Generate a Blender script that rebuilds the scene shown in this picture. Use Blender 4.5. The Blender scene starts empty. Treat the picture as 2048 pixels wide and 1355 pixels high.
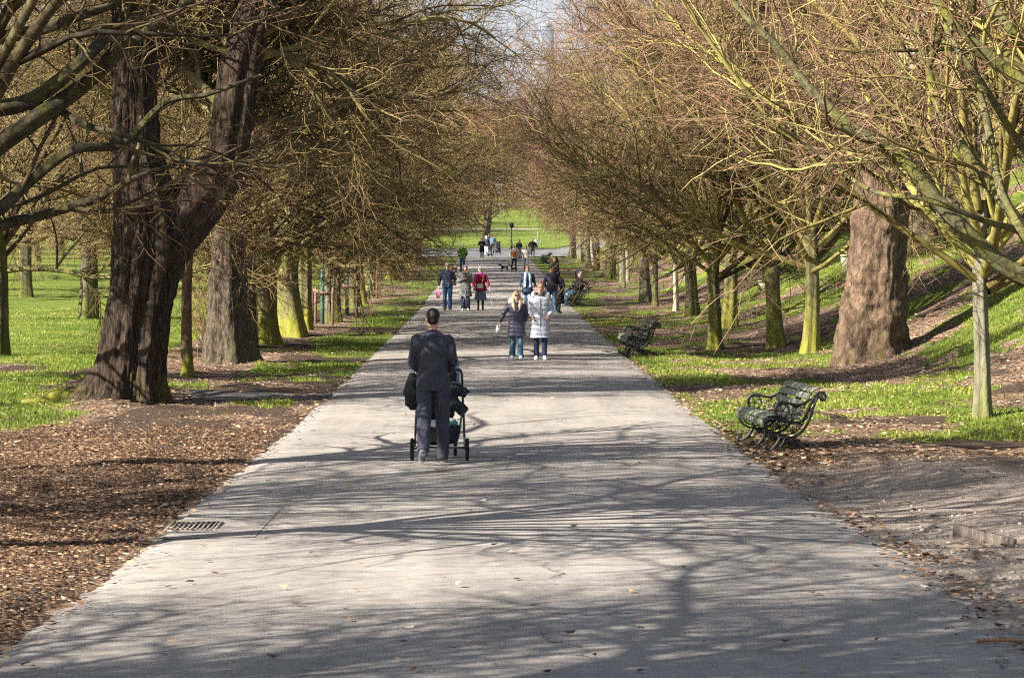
import bpy, math, random
import numpy as np
from mathutils import Vector, Matrix
R = math.radians
random.seed(7)
rng = np.random.default_rng(11)
scene = bpy.context.scene
COL = scene.collection

# ------------------------------------------------------------------ camera
F = 5500.0            # focal length in pixels of the 2048 px wide photograph
CZ = 2.8              # eye height above the path beside the walking man
cam_d = bpy.data.cameras.new('camera')
cam = bpy.data.objects.new('camera', cam_d); COL.objects.link(cam)
cam.location = (0, 0, CZ); cam.rotation_euler = (R(90), 0, 0)
cam_d.sensor_width = 36.0; cam_d.lens = F / 2048 * 36.0
cam_d.shift_x = (1024 - 985) / 2048; cam_d.shift_y = -(677.5 - 440) / 2048
cam_d.clip_start = 0.5; cam_d.clip_end = 12000
scene.camera = cam
# ------------------------------------------------------------------ light
SUN_EL = R(33); sx, sy = -0.86, -0.51
n_ = math.hypot(sx, sy); sx /= n_; sy /= n_
SUN = Vector((sx * math.cos(SUN_EL), sy * math.cos(SUN_EL), math.sin(SUN_EL)))
sd = bpy.data.lights.new('sun', 'SUN'); sd.energy = 5.0; sd.angle = R(0.36); sd.color = (1.0, 0.93, 0.82)
so = bpy.data.objects.new('sun', sd); COL.objects.link(so)
so.rotation_euler = SUN.to_track_quat('Z', 'Y').to_euler()
w = bpy.data.worlds.new('World'); scene.world = w; w.use_nodes = True
wn = w.node_tree; sky = wn.nodes.new('ShaderNodeTexSky'); sky.sky_type = 'NISHITA'; sky.sun_disc = False
sky.sun_elevation = SUN_EL; sky.sun_rotation = math.atan2(sx, sy)
sky.air_density = 1.0; sky.dust_density = 2.0; sky.ozone_density = 1.0
bg = wn.nodes['Background']; bg.inputs[1].default_value = 0.046
# thin bright cloud low over the horizon
tc = wn.nodes.new('ShaderNodeTexCoord'); cn = wn.nodes.new('ShaderNodeTexNoise'); cm = wn.nodes.new('ShaderNodeMapping'); cm.inputs['Scale'].default_value = (1, 1, 3.5)
cn.inputs['Scale'].default_value = 3.2; cn.inputs['Detail'].default_value = 6; cn.inputs['Roughness'].default_value = .55
wn.links.new(tc.outputs['Generated'], cm.inputs['Vector']); wn.links.new(cm.outputs[0], cn.inputs['Vector'])
cr_w = wn.nodes.new('ShaderNodeValToRGB'); cr_w.color_ramp.elements[0].position = .30; cr_w.color_ramp.elements[1].position = .62
wn.links.new(cn.outputs[0], cr_w.inputs[0])
sp_w = wn.nodes.new('ShaderNodeSeparateXYZ'); wn.links.new(tc.outputs['Generated'], sp_w.inputs[0])
mr_w = wn.nodes.new('ShaderNodeMapRange'); mr_w.inputs[1].default_value = .10; mr_w.inputs[2].default_value = .35; mr_w.inputs[3].default_value = .92; mr_w.inputs[4].default_value = .08
wn.links.new(sp_w.outputs[2], mr_w.inputs[0])
mm_w = wn.nodes.new('ShaderNodeMath'); mm_w.operation = 'MULTIPLY'; ad_w = wn.nodes.new('ShaderNodeMath'); ad_w.operation = 'MULTIPLY_ADD'; ad_w.inputs[1].default_value = .45; ad_w.inputs[2].default_value = .55
wn.links.new(cr_w.outputs[0], ad_w.inputs[0]); wn.links.new(ad_w.outputs[0], mm_w.inputs[0]); wn.links.new(mr_w.outputs[0], mm_w.inputs[1])
mx_w = wn.nodes.new('ShaderNodeMix'); mx_w.data_type = 'RGBA'; mx_w.inputs[7].default_value = (5.0, 5.3, 6.0, 1)
wn.links.new(mm_w.outputs[0], mx_w.inputs[0]); wn.links.new(sky.outputs[0], mx_w.inputs[6]); wn.links.new(mx_w.outputs[2], bg.inputs[0])
scene.view_settings.view_transform = 'Standard'; scene.view_settings.look = 'None'
scene.view_settings.exposure = 1.80; scene.view_settings.gamma = 1.0
try:
    scene.cycles.max_bounces = 4; scene.cycles.diffuse_bounces = 3; scene.cycles.glossy_bounces = 2
    scene.cycles.transmission_bounces = 2; scene.cycles.transparent_max_bounces = 4
    scene.cycles.use_denoising = False
    scene.cycles.pixel_filter_type = 'BLACKMAN_HARRIS'; scene.cycles.filter_width = 1.2
except Exception:
    pass

# ------------------------------------------------------------------ noise and terrain
def frac(a): return a - np.floor(a)
def hsh(ix, iy, s): return frac(np.sin(ix * 127.1 + iy * 311.7 + s * 74.7) * 43758.5453)
def vnoise(x, y, s=0.0):
    x = np.asarray(x, float); y = np.asarray(y, float)
    ix = np.floor(x); iy = np.floor(y); fx = x - ix; fy = y - iy
    fx = fx * fx * (3 - 2 * fx); fy = fy * fy * (3 - 2 * fy)
    a = hsh(ix, iy, s); b = hsh(ix + 1, iy, s); c = hsh(ix, iy + 1, s); d = hsh(ix + 1, iy + 1, s)
    return (a + (b - a) * fx) * (1 - fy) + (c + (d - c) * fx) * fy - 0.5
def fbm(x, y, s=0.0, o=4):
    r = 0; a = 1.0; t = 0
    for k in range(o):
        r = r + a * vnoise(x * 2 ** k, y * 2 ** k, s + k * 3.1); t += a; a *= 0.55
    return r / t * 1.6
def sst(a, b, x):
    t = np.clip((x - a) / (b - a), 0, 1); return t * t * (3 - 2 * t)
GD = [-200, 0, 14, 31.6, 45, 61, 104, 167, 204, 293, 330, 420, 600, 1200, 9000]
GZ = [.6, .6, .38, 0, -.15, -.33, -.60, -.45, -.38, -.35, .7, 4.7, 9.0, 13, 20]
def gbase(D):
    return sum(np.interp(np.asarray(D, float) + o, GD, GZ) for o in (-6, -2, 2, 6)) / 4
PX0, PX1 = -2.85, 3.15
def ground(X, D):
    X = np.asarray(X, float); D = np.asarray(D, float)
    z = gbase(D)
    fade = 1 - sst(285, 330, D)
    bx = X - 5.4
    rise = np.where(bx > 0, 0.30 * bx * sst(-.5, 6.5, bx), 0)
    rise = np.where(rise > 8, 8 + (rise - 8) * .2, rise)
    z = z + rise * fade * sst(28, 60, D)
    z = z + 0.20 * sst(3.3, 6.5, X) * (1 - sst(29, 36, D)) * sst(10, 20, D)
    off = np.maximum(0, np.maximum(PX0 - X, X - PX1))
    bump = fbm(X * .5, D * .35, 5) * .16 + fbm(X * 2.3, D * 1.7, 9) * .05
    z = z + bump * sst(0.0, 1.6, off)
    lx = np.maximum(0, -X - 12)
    z = z + fade * np.minimum(lx * .004, .5)
    return z
def pathz(X, D):
    return gbase(D) + 0.035 * (1 - ((np.asarray(X, float) - .15) / 3.0) ** 2) + 0.012 * vnoise(np.asarray(X) * .7, np.asarray(D) * .3, 3)
def masks(X, D):
    n1 = fbm(X * .55, D * .33, 21); n2 = fbm(X * 1.7, D * 1.1, 33)
    n = n1 * .75 + n2 * .35
    # left side
    bl = np.where(X < -8.0, .45, -.24)
    bl = bl + .30 * sst(48, 62, D) * sst(-5.0, -3.8, X) + .05 * sst(60, 90, D) - .75 * sst(36, 31, D)
    bl = bl - .6 * np.exp(-((D - 56.5) / 4.5) ** 2) * (1 - sst(70, 80, D)) * (X < -5)
    bl = bl + .24 * np.exp(-((D - 44) / 4) ** 2) * (X < -3.2) * (X > -8)
    bl = bl - .5 * np.exp(-((D - 36) / 4.5) ** 2) * sst(-6.5, -5, X)
    # right side
    br = -.16 + .10 * sst(5, 12, X) + .05 * sst(55, 75, D) + .10 * np.exp(-((D - 47) / 6) ** 2) - 1.0 * sst(32, 28.5, D) - .35 * np.exp(-((X - 4.4) / 1.3) ** 2 - ((D - 31.5) / 3.5) ** 2)
    br = br + .18 * np.exp(-((X - 3.6) / .8) ** 2)
    b = np.where(X < 0, bl, br)
    b = np.where(D > 292, 1.0, b + .10 * sst(110, 240, D))
    g = sst(-.10, .10, n + b)
    li = sst(-.1, .12, fbm(X * .8, D * .5, 51) + np.where(X < 0, np.where(D < 34, .4, .02), np.where(D < 30, -.25, .18 + .12 * sst(7, 10, X))))
    li = np.where(D > 285, 0, li)
    dirt = np.where(X > 0, sst(33, 28, D + n1 * 4), 0) * sst(9.5, 7.0, X + n1)
    return g, li, dirt
def at(x, y, lo=10.0, hi=420.0):
    """ground point (X, D, z) seen at photograph pixel (x, y)"""
    Ds = np.linspace(lo, hi, 16000); Xs = (x - 985) / F * Ds
    zr = CZ - (y - 440) / F * Ds
    zg = np.where((Xs > PX0) & (Xs < PX1), pathz(Xs, Ds), ground(Xs, Ds))
    k = int(np.argmax(zr <= zg))
    return float(Xs[k]), float(Ds[k]), float(zg[k])

# ------------------------------------------------------------------ mesh helpers
def mesh(name, V, faces, mats=(), attrs=None, smooth=True, fmat=None, cattrs=None):
    """faces: list of (n,3)/(n,4) int arrays"""
    me = bpy.data.meshes.new(name)
    V = np.asarray(V, np.float32).reshape(-1, 3)
    if not isinstance(faces, (list, tuple)): faces = [faces]
    faces = [np.asarray(f, np.int32) for f in faces if len(f)]
    li = np.concatenate([f.reshape(-1) for f in faces])
    cnt = np.concatenate([np.full(len(f), f.shape[1], np.int32) for f in faces])
    st = np.concatenate([[0], np.cumsum(cnt)[:-1]]).astype(np.int32)
    me.vertices.add(len(V)); me.vertices.foreach_set('co', V.reshape(-1))
    me.loops.add(len(li)); me.loops.foreach_set('vertex_index', li)
    me.polygons.add(len(cnt)); me.polygons.foreach_set('loop_start', st)
    if fmat is not None: me.polygons.foreach_set('material_index', np.asarray(fmat, np.int32))
    me.update(calc_edges=True)
    for a, v in (attrs or {}).items():
        at_ = me.attributes.new(a, 'FLOAT', 'POINT'); at_.data.foreach_set('value', np.asarray(v, np.float32))
    if smooth: me.polygons.foreach_set('use_smooth', np.ones(len(cnt), bool))
    for m in (mats if isinstance(mats, (list, tuple)) else [mats]): me.materials.append(m)
    return me
def link(name, me, parent=None, loc=None, rot=None):
    o = bpy.data.objects.new(name, me); COL.objects.link(o)
    if parent is not None: o.parent = parent
    if loc is not None: o.location = loc
    if rot is not None: o.rotation_euler = rot
    return o
def tag(o, label=None, cat=None, group=None, kind=None):
    if label: o['label'] = label
    if cat: o['category'] = cat
    if group: o['group'] = group
    if kind: o['kind'] = kind
    return o
def thing(name, label, cat, loc=(0, 0, 0), rz=0.0, group=None):
    o = bpy.data.objects.new(name, None); COL.objects.link(o)
    o.location = loc; o.rotation_euler = (0, 0, rz); o.empty_display_size = .2
    return tag(o, label, cat, group)
def dup(root, loc, rz, label, group=None, scale=None):
    r = root.copy(); COL.objects.link(r); r.location = loc; r.rotation_euler = (0, 0, rz)
    if scale is not None: r.scale = scale
    r['label'] = label
    if group: r['group'] = group
    for ch in list(root.children):
        c = ch.copy(); COL.objects.link(c); c.parent = r
        for g in ch.children:
            d = g.copy(); COL.objects.link(d); d.parent = c
    return r
class MB:
    """collects closed shapes into one mesh"""
    def __init__(s): s.V = []; s.Q = []; s.T = []; s.n = 0; s.qm = []; s.tm = []
    def add(s, V, Q=(), T=(), m=0):
        V = np.asarray(V, float).reshape(-1, 3)
        if len(Q): s.Q.append(np.asarray(Q, int) + s.n); s.qm += [m] * len(Q)
        if len(T): s.T.append(np.asarray(T, int) + s.n); s.tm += [m] * len(T)
        s.V.append(V); s.n += len(V); return s
    def box(s, c, d, rot=None, m=0):
        c = np.asarray(c, float); h = np.asarray(d, float) / 2
        V = np.array([[x, y, z] for x in (-1, 1) for y in (-1, 1) for z in (-1, 1)], float) * h
        if rot is not None: V = V @ np.array(rot).T
        return s.add(V + c, [[0, 1, 3, 2], [4, 6, 7, 5], [0, 4, 5, 1], [2, 3, 7, 6], [0, 2, 6, 4], [1, 5, 7, 3]], m=m)
    def loft(s, C, RX, RY, sides=12, U=None, Wv=None, m=0, cap=True, p=2.0):
        """rings of half axes RX, RY along centres C in the frame U, Wv (per ring or one)"""
        C = np.asarray(C, float); n = len(C)
        RX = np.broadcast_to(np.asarray(RX, float), (n,)); RY = np.broadcast_to(np.asarray(RY, float), (n,))
        U = np.broadcast_to(np.asarray([1, 0, 0] if U is None else U, float), (n, 3))
        Wv = np.broadcast_to(np.asarray([0, 1, 0] if Wv is None else Wv, float), (n, 3))
        a = np.linspace(0, 2 * np.pi, sides, endpoint=False)
        ca = np.sign(np.cos(a)) * np.abs(np.cos(a)) ** (2 / p); sa = np.sign(np.sin(a)) * np.abs(np.sin(a)) ** (2 / p)
        V = C[:, None] + RX[:, None, None] * ca[None, :, None] * U[:, None] + RY[:, None, None] * sa[None, :, None] * Wv[:, None]
        V = V.reshape(-1, 3); Q = []; T = []
        for i in range(n - 1):
            for j in range(sides):
                k = (j + 1) % sides
                Q.append([i * sides + j, i * sides + k, (i + 1) * sides + k, (i + 1) * sides + j])
        if cap:
            b = len(V); V = np.vstack([V, C[0], C[-1]])
            for j in range(sides):
                k = (j + 1) % sides
                T.append([b, k, j]); T.append([b + 1, (n - 1) * sides + j, (n - 1) * sides + k])
        return s.add(V, Q, T, m)
    def tube(s, P, r, sides=8, m=0, sub=3, squash=1.0, ref=None):
        P = np.asarray(P, float); r = np.broadcast_to(np.asarray(r, float), (len(P),))
        if sub > 1 and len(P) > 2:
            P, r = catmull(P, r, sub)
        T = np.gradient(P, axis=0); T /= np.linalg.norm(T, axis=1)[:, None] + 1e-12
        ref = np.array([0.13, 0.21, 1.0]) if ref is None else np.asarray(ref, float)
        U = np.cross(T, ref)
        l = np.linalg.norm(U, axis=1); U = np.where(l[:, None] < 1e-3, [1, 0, 0], U); U /= np.linalg.norm(U, axis=1)[:, None]
        for i in range(1, len(U)):                       # carry the frame along
            u = U[i - 1] - T[i] * (U[i - 1] @ T[i]); U[i] = u / (np.linalg.norm(u) + 1e-9)
        W = np.cross(T, U)
        return s.loft(P, r, r * squash, sides, U, W, m)
    def ell(s, c, r, n=10, m=0):
        t = np.linspace(-np.pi / 2, np.pi / 2, n)
        c = np.asarray(c, float); C = c + np.outer(np.sin(t) * r[2], [0, 0, 1])
        k = np.maximum(np.cos(t), .02)
        return s.loft(C, k * r[0], k * r[1], n + 4, m=m)
    def arrays(s):
        F_ = []; fm = []
        if s.Q: F_.append(np.concatenate(s.Q)); fm += s.qm
        if s.T: F_.append(np.concatenate(s.T)); fm += s.tm
        return np.concatenate(s.V), F_, fm
    def mesh(s, name, mats, smooth=True, fn=None):
        V, F_, fm = s.arrays()
        if fn is not None: V = fn(V)
        return mesh(name, V, F_, mats, smooth=smooth, fmat=fm)
    def build(s, name, mats, parent=None, smooth=True, loc=None, rot=None, fn=None):
        return link(name, s.mesh(name, mats, smooth, fn), parent, loc, rot)
def catmull(P, r, sub):
    Q = np.vstack([2 * P[0] - P[1], P, 2 * P[-1] - P[-2]]); q = np.concatenate([[r[0]], r, [r[-1]]])
    out = []; ro = []
    for i in range(len(P) - 1):
        for t in np.linspace(0, 1, sub, endpoint=False):
            a, b, c, d = Q[i:i + 4]
            out.append(.5 * ((2 * b) + (c - a) * t + (2 * a - 5 * b + 4 * c - d) * t * t + (3 * b - a - 3 * c + d) * t ** 3))
            ro.append(q[i + 1] + (q[i + 2] - q[i + 1]) * t)
    out.append(P[-1]); ro.append(r[-1])
    return np.array(out), np.array(ro)
def remeshed(mb, voxel, smooth_it=4):
    """one continuous surface round everything in mb"""
    o = bpy.data.objects.new('tmp', mb.mesh('tmp', [])); COL.objects.link(o)
    m = o.modifiers.new('r', 'REMESH'); m.mode = 'VOXEL'; m.voxel_size = voxel
    sm = o.modifiers.new('s', 'SMOOTH'); sm.factor = .6; sm.iterations = smooth_it
    dg = bpy.context.evaluated_depsgraph_get(); dg.update()
    me = bpy.data.meshes.new_from_object(o.evaluated_get(dg))
    bpy.data.objects.remove(o)
    n = len(me.vertices); V = np.zeros(n * 3, np.float32); me.vertices.foreach_get('co', V)
    N = np.zeros(n * 3, np.float32); me.vertices.foreach_get('normal', N)
    me.polygons.foreach_set('use_smooth', np.ones(len(me.polygons), bool))
    return me, V.reshape(-1, 3).astype(float), N.reshape(-1, 3).astype(float)

# ------------------------------------------------------------------ materials
MATS = {}
class NT:
    def __init__(s, name):
        s.m = bpy.data.materials.new(name); s.m.use_nodes = True; s.t = s.m.node_tree
        s.b = s.t.nodes['Principled BSDF']
        s.b.inputs['Specular IOR Level'].default_value = .25
    def n(s, typ, ins=None, **kw):
        nd = s.t.nodes.new(typ)
        for k, v in kw.items(): setattr(nd, k, v)
        for k, v in (ins or {}).items():
            if hasattr(v, 'is_output') or isinstance(v, bpy.types.NodeSocket): s.t.links.new(v, nd.inputs[k])
            else: nd.inputs[k].default_value = v
        return nd
    def L(s, a, b): s.t.links.new(a, b)
    def noise(s, scale, detail=4, rough=.6, vec=None, dist=0.0):
        nd = s.n('ShaderNodeTexNoise', {'Scale': scale, 'Detail': detail, 'Roughness': rough, 'Distortion': dist})
        if vec is not None: s.L(vec, nd.inputs['Vector'])
        return nd
    def ramp(s, fac, stops, interp='LINEAR'):
        nd = s.t.nodes.new('ShaderNodeValToRGB'); e = nd.color_ramp.elements; nd.color_ramp.interpolation = interp
        while len(e) < len(stops): e.new(.5)
        for k, (p, c) in enumerate(stops):
            e[k].position = p; e[k].color = (*c, 1) if len(c) == 3 else c
        s.L(fac, nd.inputs[0]); return nd.outputs[0]
    def mix(s, fac, a, b, mode='MIX'):
        nd = s.t.nodes.new('ShaderNodeMix'); nd.data_type = 'RGBA'; nd.blend_type = mode
        for i, v in ((0, fac), (6, a), (7, b)):
            if isinstance(v, bpy.types.NodeSocket): s.L(v, nd.inputs[i])
            elif i == 0: nd.inputs[0].default_value = v
            else: nd.inputs[i].default_value = (*v, 1)
        return nd.outputs[2]
    def attr(s, name): return s.n('ShaderNodeAttribute', attribute_name=name).outputs['Fac']
    def coord(s, which='Object'): return s.n('ShaderNodeTexCoord').outputs[which]
    def mapv(s, vec, scale):
        nd = s.n('ShaderNodeMapping'); nd.inputs['Scale'].default_value = scale; s.L(vec, nd.inputs['Vector']); return nd.outputs[0]
    def bump(s, h, strength=.5, dist=.02):
        nd = s.n('ShaderNodeBump', {'Strength': strength, 'Distance': dist}); s.L(h, nd.inputs['Height']); s.L(nd.outputs[0], s.b.inputs['Normal'])
    def out(s, col=None, rough=.85):
        if col is not None:
            if isinstance(col, bpy.types.NodeSocket): s.L(col, s.b.inputs['Base Color'])
            else: s.b.inputs['Base Color'].default_value = (*col, 1)
        s.b.inputs['Roughness'].default_value = rough
        return s.m
def cloth(name, c, rough=.9, scale=60, var=.25, sheen=.0):
    if name in MATS: return MATS[name]
    t = NT(name); n = t.noise(scale, 3, .6, t.coord()); n2 = t.noise(5, 3, .6, t.coord())
    d = tuple(x * (1 - var) for x in c); l = tuple(min(1, x * (1 + var)) for x in c)
    col = t.ramp(n2.outputs[0], [(.3, d), (.7, l)]); col = t.mix(.25, col, t.ramp(n.outputs[0], [(.35, d), (.65, l)]))
    t.bump(n2.outputs[0], .5, .03)
    MATS[name] = t.out(col, rough); return MATS[name]
def metal(name, c, rough=.45):
    if name in MATS: return MATS[name]
    t = NT(name); n = t.noise(25, 4, .7, t.coord())
    col = t.ramp(n.outputs[0], [(.3, tuple(x * .6 for x in c)), (.7, tuple(min(1, x * 1.4) for x in c))])
    t.b.inputs['Specular IOR Level'].default_value = .5
    t.bump(n.outputs[0], .3, .004); MATS[name] = t.out(col, rough); return MATS[name]
def bark(name, dark, light, moss, moss_amt=.4, vstretch=.12, scale=14, rings=False, base_moss=True, bumpd=.05):
    t = NT(name); co = t.coord()
    v = t.mapv(co, (1, 1, vstretch)); n = t.noise(scale, 6, .65, v, .6)
    n2 = t.noise(2.6, 6, .75, t.mapv(co, (1, 1, .35))); n3 = t.noise(55, 3, .6, co)
    col = t.ramp(n.outputs[0], [(.38, dark), (.5, tuple(a * .6 + b * .4 for a, b in zip(dark, light))), (.64, light)])
    col = t.mix(.3, col, t.ramp(n3.outputs[0], [(.3, dark), (.7, light)]))
    g = t.n('ShaderNodeNewGeometry'); sep = t.n('ShaderNodeSeparateXYZ', {0: g.outputs['Normal']})
    so_ = t.n('ShaderNodeSeparateXYZ', {0: co})
    base = t.n('ShaderNodeMapRange', {0: so_.outputs[2], 1: 0.0, 2: 1.1, 3: .17 if base_moss else 0, 4: 0.0})
    a = t.n('ShaderNodeMath', {0: n2.outputs[0], 1: base.outputs[0]}, operation='ADD')
    mm = t.ramp(a.outputs[0], [(max(.01, .58 - moss_amt * .42), (0, 0, 0)), (max(.1, .80 - moss_amt * .42), (1, 1, 1))])
    mc = t.ramp(n3.outputs[0], [(.3, tuple(x * .5 for x in moss)), (.7, moss)])
    col = t.mix(mm, col, mc)
    t.bump(n.outputs[0], .9, bumpd); return t.out(col, .95)

# ================================================================== SETTING
def make_ground_mat():
    t = NT('park_ground'); co = t.coord()
    g = t.attr('grass'); li = t.attr('litter'); di = t.attr('dirt')
    nb = t.noise(1.7, 6, .65, co); nf = t.noise(28, 4, .7, co); nm = t.noise(7, 5, .65, co)
    soil = t.ramp(nf.outputs[0], [(.3, (.026, .016, .011)), (.7, (.115, .076, .052))])
    vor = t.n('ShaderNodeTexVoronoi', {'Scale': 26.0, 'Randomness': 1.0}); t.L(t.mapv(co, (1, 1, 1)), vor.inputs['Vector'])
    bw = t.n('ShaderNodeSeparateColor', {0: vor.outputs['Color']})
    leaf = t.ramp(bw.outputs[0], [(0, (.045, .028, .02)), (.35, (.13, .075, .045)), (.6, (.25, .15, .09)), (.85, (.42, .30, .20)), (1, (.6, .5, .4))])
    lm = t.n('ShaderNodeMath', {0: li, 1: nm.outputs[0]}, operation='MULTIPLY')
    lmask = t.ramp(lm.outputs[0], [(.22, (0, 0, 0)), (.5, (.85, .85, .85))])
    col = t.mix(lmask, soil, leaf)
    dirt = t.ramp(nf.outputs[0], [(.25, (.19, .15, .118)), (.75, (.44, .355, .285))])
    dirt = t.mix(.5, dirt, t.ramp(nb.outputs[0], [(.35, (.16, .13, .11)), (.6, (.40, .34, .29))]))
    col = t.mix(di, col, dirt)
    gr = t.ramp(nf.outputs[0], [(.25, (.055, .085, .012)), (.5, (.13, .19, .022)), (.75, (.24, .30, .04))])
    gr = t.mix(.55, gr, t.ramp(nm.outputs[0], [(.3, (.08, .12, .015)), (.7, (.25, .31, .035))]))
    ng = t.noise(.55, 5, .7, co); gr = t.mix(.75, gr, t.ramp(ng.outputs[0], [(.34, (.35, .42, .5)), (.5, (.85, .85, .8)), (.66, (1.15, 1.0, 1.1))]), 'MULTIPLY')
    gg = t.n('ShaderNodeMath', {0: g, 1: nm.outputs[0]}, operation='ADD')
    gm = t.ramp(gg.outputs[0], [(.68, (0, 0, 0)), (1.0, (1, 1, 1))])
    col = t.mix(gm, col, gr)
    add = t.n('ShaderNodeMath', {0: nf.outputs[0], 1: nm.outputs[0]}, operation='ADD')
    t.bump(add.outputs[0], .8, .06)
    return t.out(col, .95)
M_GROUND = make_ground_mat()
def make_asphalt(name, lo, hi, sp=1.0):
    t = NT(name); co = t.coord()
    nf = t.noise(48, 4, .8, co); nb = t.noise(.8, 5, .6, co); nm = t.noise(9, 5, .7, co)
    col = t.ramp(nf.outputs[0], [(.3, lo), (.7, hi)])
    nf2 = t.noise(85, 2, .8, co); col = t.mix(.24, col, t.ramp(nf2.outputs[0], [(.40, tuple(x * .35 for x in lo)), (.60, tuple(min(1, x * 1.45) for x in hi))]))
    col = t.mix(.35, col, t.ramp(nb.outputs[0], [(.35, tuple(x * .8 for x in lo)), (.65, tuple(min(1, x * 1.08) for x in hi))]))
    nl = t.noise(1.0, 4, .6, t.mapv(co, (1.6, .12, 1))); col = t.mix(.3, col, t.ramp(nl.outputs[0], [(.4, tuple(x * .75 for x in lo)), (.62, hi)]))
    vor = t.n('ShaderNodeTexVoronoi', {'Scale': 28.0}); t.L(co, vor.inputs['Vector'])
    st = t.ramp(vor.outputs['Distance'], [(.0, (.75, .72, .68)), (.10, (.3, .28, .26)), (.14, (0, 0, 0))])
    col = t.mix(.20, col, st, 'ADD')
    col = t.mix(.25, col, t.ramp(nm.outputs[0], [(.35, tuple(x * .6 for x in lo)), (.6, hi)]))
    v2 = t.n('ShaderNodeTexVoronoi', {'Scale': .55}, feature='DISTANCE_TO_EDGE')
    nd = t.noise(1.5, 5, .7, co, .4); mx = t.mix(.35, co, nd.outputs['Color']); t.L(mx, v2.inputs['Vector'])
    cr = t.ramp(v2.outputs['Distance'], [(.0, (1, 1, 1)), (.006, (0, 0, 0))])
    msk = t.ramp(nb.outputs[0], [(.52, (0, 0, 0)), (.56, (1, 1, 1))])
    f = t.mix(1.0, cr, msk, 'MULTIPLY')
    col = t.mix(f, col, (.05, .045, .04))
    t.bump(nf.outputs[0], .35, .006)
    return t.out(col, .9)
M_PATH = make_asphalt('path_asphalt', (.175, .158, .142), (.375, .340, .308))
M_ROAD2 = make_asphalt('cross_path_asphalt', (.10, .10, .105), (.20, .20, .205))
M_DARKASPH = make_asphalt('old_asphalt', (.05, .048, .05), (.11, .105, .105))

def grid(xs, ys, zf, name, mat, kind='structure', top=True, attrs=None):
    X, Y = np.meshgrid(xs, ys); Z = zf(X, Y)
    V = np.stack([X, Y, Z], -1).reshape(-1, 3); nx = len(xs); ny = len(ys)
    i = np.arange(nx * ny).reshape(ny, nx)
    Q = np.stack([i[:-1, :-1], i[:-1, 1:], i[1:, 1:], i[1:, :-1]], -1).reshape(-1, 4)
    me = mesh(name, V, [Q], mat, attrs=attrs(X.ravel(), Y.ravel()) if attrs else None)
    o = link(name, me); tag(o, kind=kind); return o
def cat(*a): return np.unique(np.round(np.concatenate(a), 4))
xs = cat(np.linspace(-16, -2.85, 170), np.linspace(-2.85, 3.15, 14), np.linspace(3.15, 13, 130), np.linspace(13, 60, 80),
         np.linspace(60, 1500, 26), -np.geomspace(16, 1500, 70))
ys = cat(np.linspace(-60, 10, 12), np.linspace(10, 72, 420), np.linspace(72, 140, 170), np.linspace(140, 340, 120), np.geomspace(340, 6000, 60))
def gz(X, Y):
    z = ground(X, Y); inside = (X > PX0 + .4) & (X < PX1 - .4) & (Y < 295)
    return z - np.where(inside, .06, 0) - np.where(np.minimum(X - PX0, PX1 - X) > .02, .02, 0) * (Y < 295)
def ga(X, Y):
    g, l, d = masks(X, Y); return {'grass': g, 'litter': l, 'dirt': d}
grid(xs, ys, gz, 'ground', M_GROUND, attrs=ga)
# main path: its edges wander a little
pys = cat(np.linspace(-20, 12, 10), np.linspace(12, 80, 480), np.linspace(80, 296, 260)); px = np.linspace(0, 1, 25)
Y = np.repeat(pys[:, None], 25, 1)
eL = PX0 + .20 * fbm(pys * .4, pys * 0, 61) + .14 * fbm(pys * 3, pys * 0, 62) - .1 * sst(20, 14, pys); eR = PX1 + .22 * fbm(pys * .35, pys * 0, 63) + .16 * fbm(pys * 2.5, pys * 0, 64) + .2 * sst(26, 15, pys)
X = eL[:, None] + (eR - eL)[:, None] * px[None]
Z = pathz(X, Y) + .006; Z[:, 0] -= .03; Z[:, -1] -= .03
i = np.arange(len(pys) * 25).reshape(-1, 25); Q = np.stack([i[:-1, :-1], i[:-1, 1:], i[1:, 1:], i[1:, :-1]], -1).reshape(-1, 4)
tag(link('path', mesh('path', np.stack([X, Y, Z], -1), [Q], M_PATH)), kind='structure')
# crossing path at the foot of the lawn, pale path on the lawn, dark spur by the big trunk
grid(np.linspace(-26, 40, 60), np.linspace(236, 291, 40), lambda X, Y: np.maximum(ground(X, Y), pathz(X * 0, Y)) + .03, 'cross_path', M_ROAD2)
M_PALE = make_asphalt('pale_path', (.26, .23, .20), (.4, .36, .32))
grid(np.linspace(-60, 60, 60), np.linspace(349, 351.5, 5), lambda X, Y: ground(X, Y) + .06, 'lawn_path', M_PALE)
grid(np.linspace(-90, 90, 60), np.linspace(436, 446, 5), lambda X, Y: ground(X, Y) + .08, 'hill_path', M_PALE)
sx_ = np.linspace(-5.35, -2.75, 30); sy_ = np.linspace(45.0, 47.4, 24)
grid(sx_, sy_, lambda X, Y: ground(X, Y) + .018 - .10 * sst(.75, 1.1, np.abs((Y - 46.2) / 1.15) + .35 * vnoise(X * 2.2, Y * 2.2)) - .1 * sst(-5.0, -5.3, X + .3 * vnoise(X * 0, Y * 2)), 'side_path', M_DARKASPH)
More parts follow.
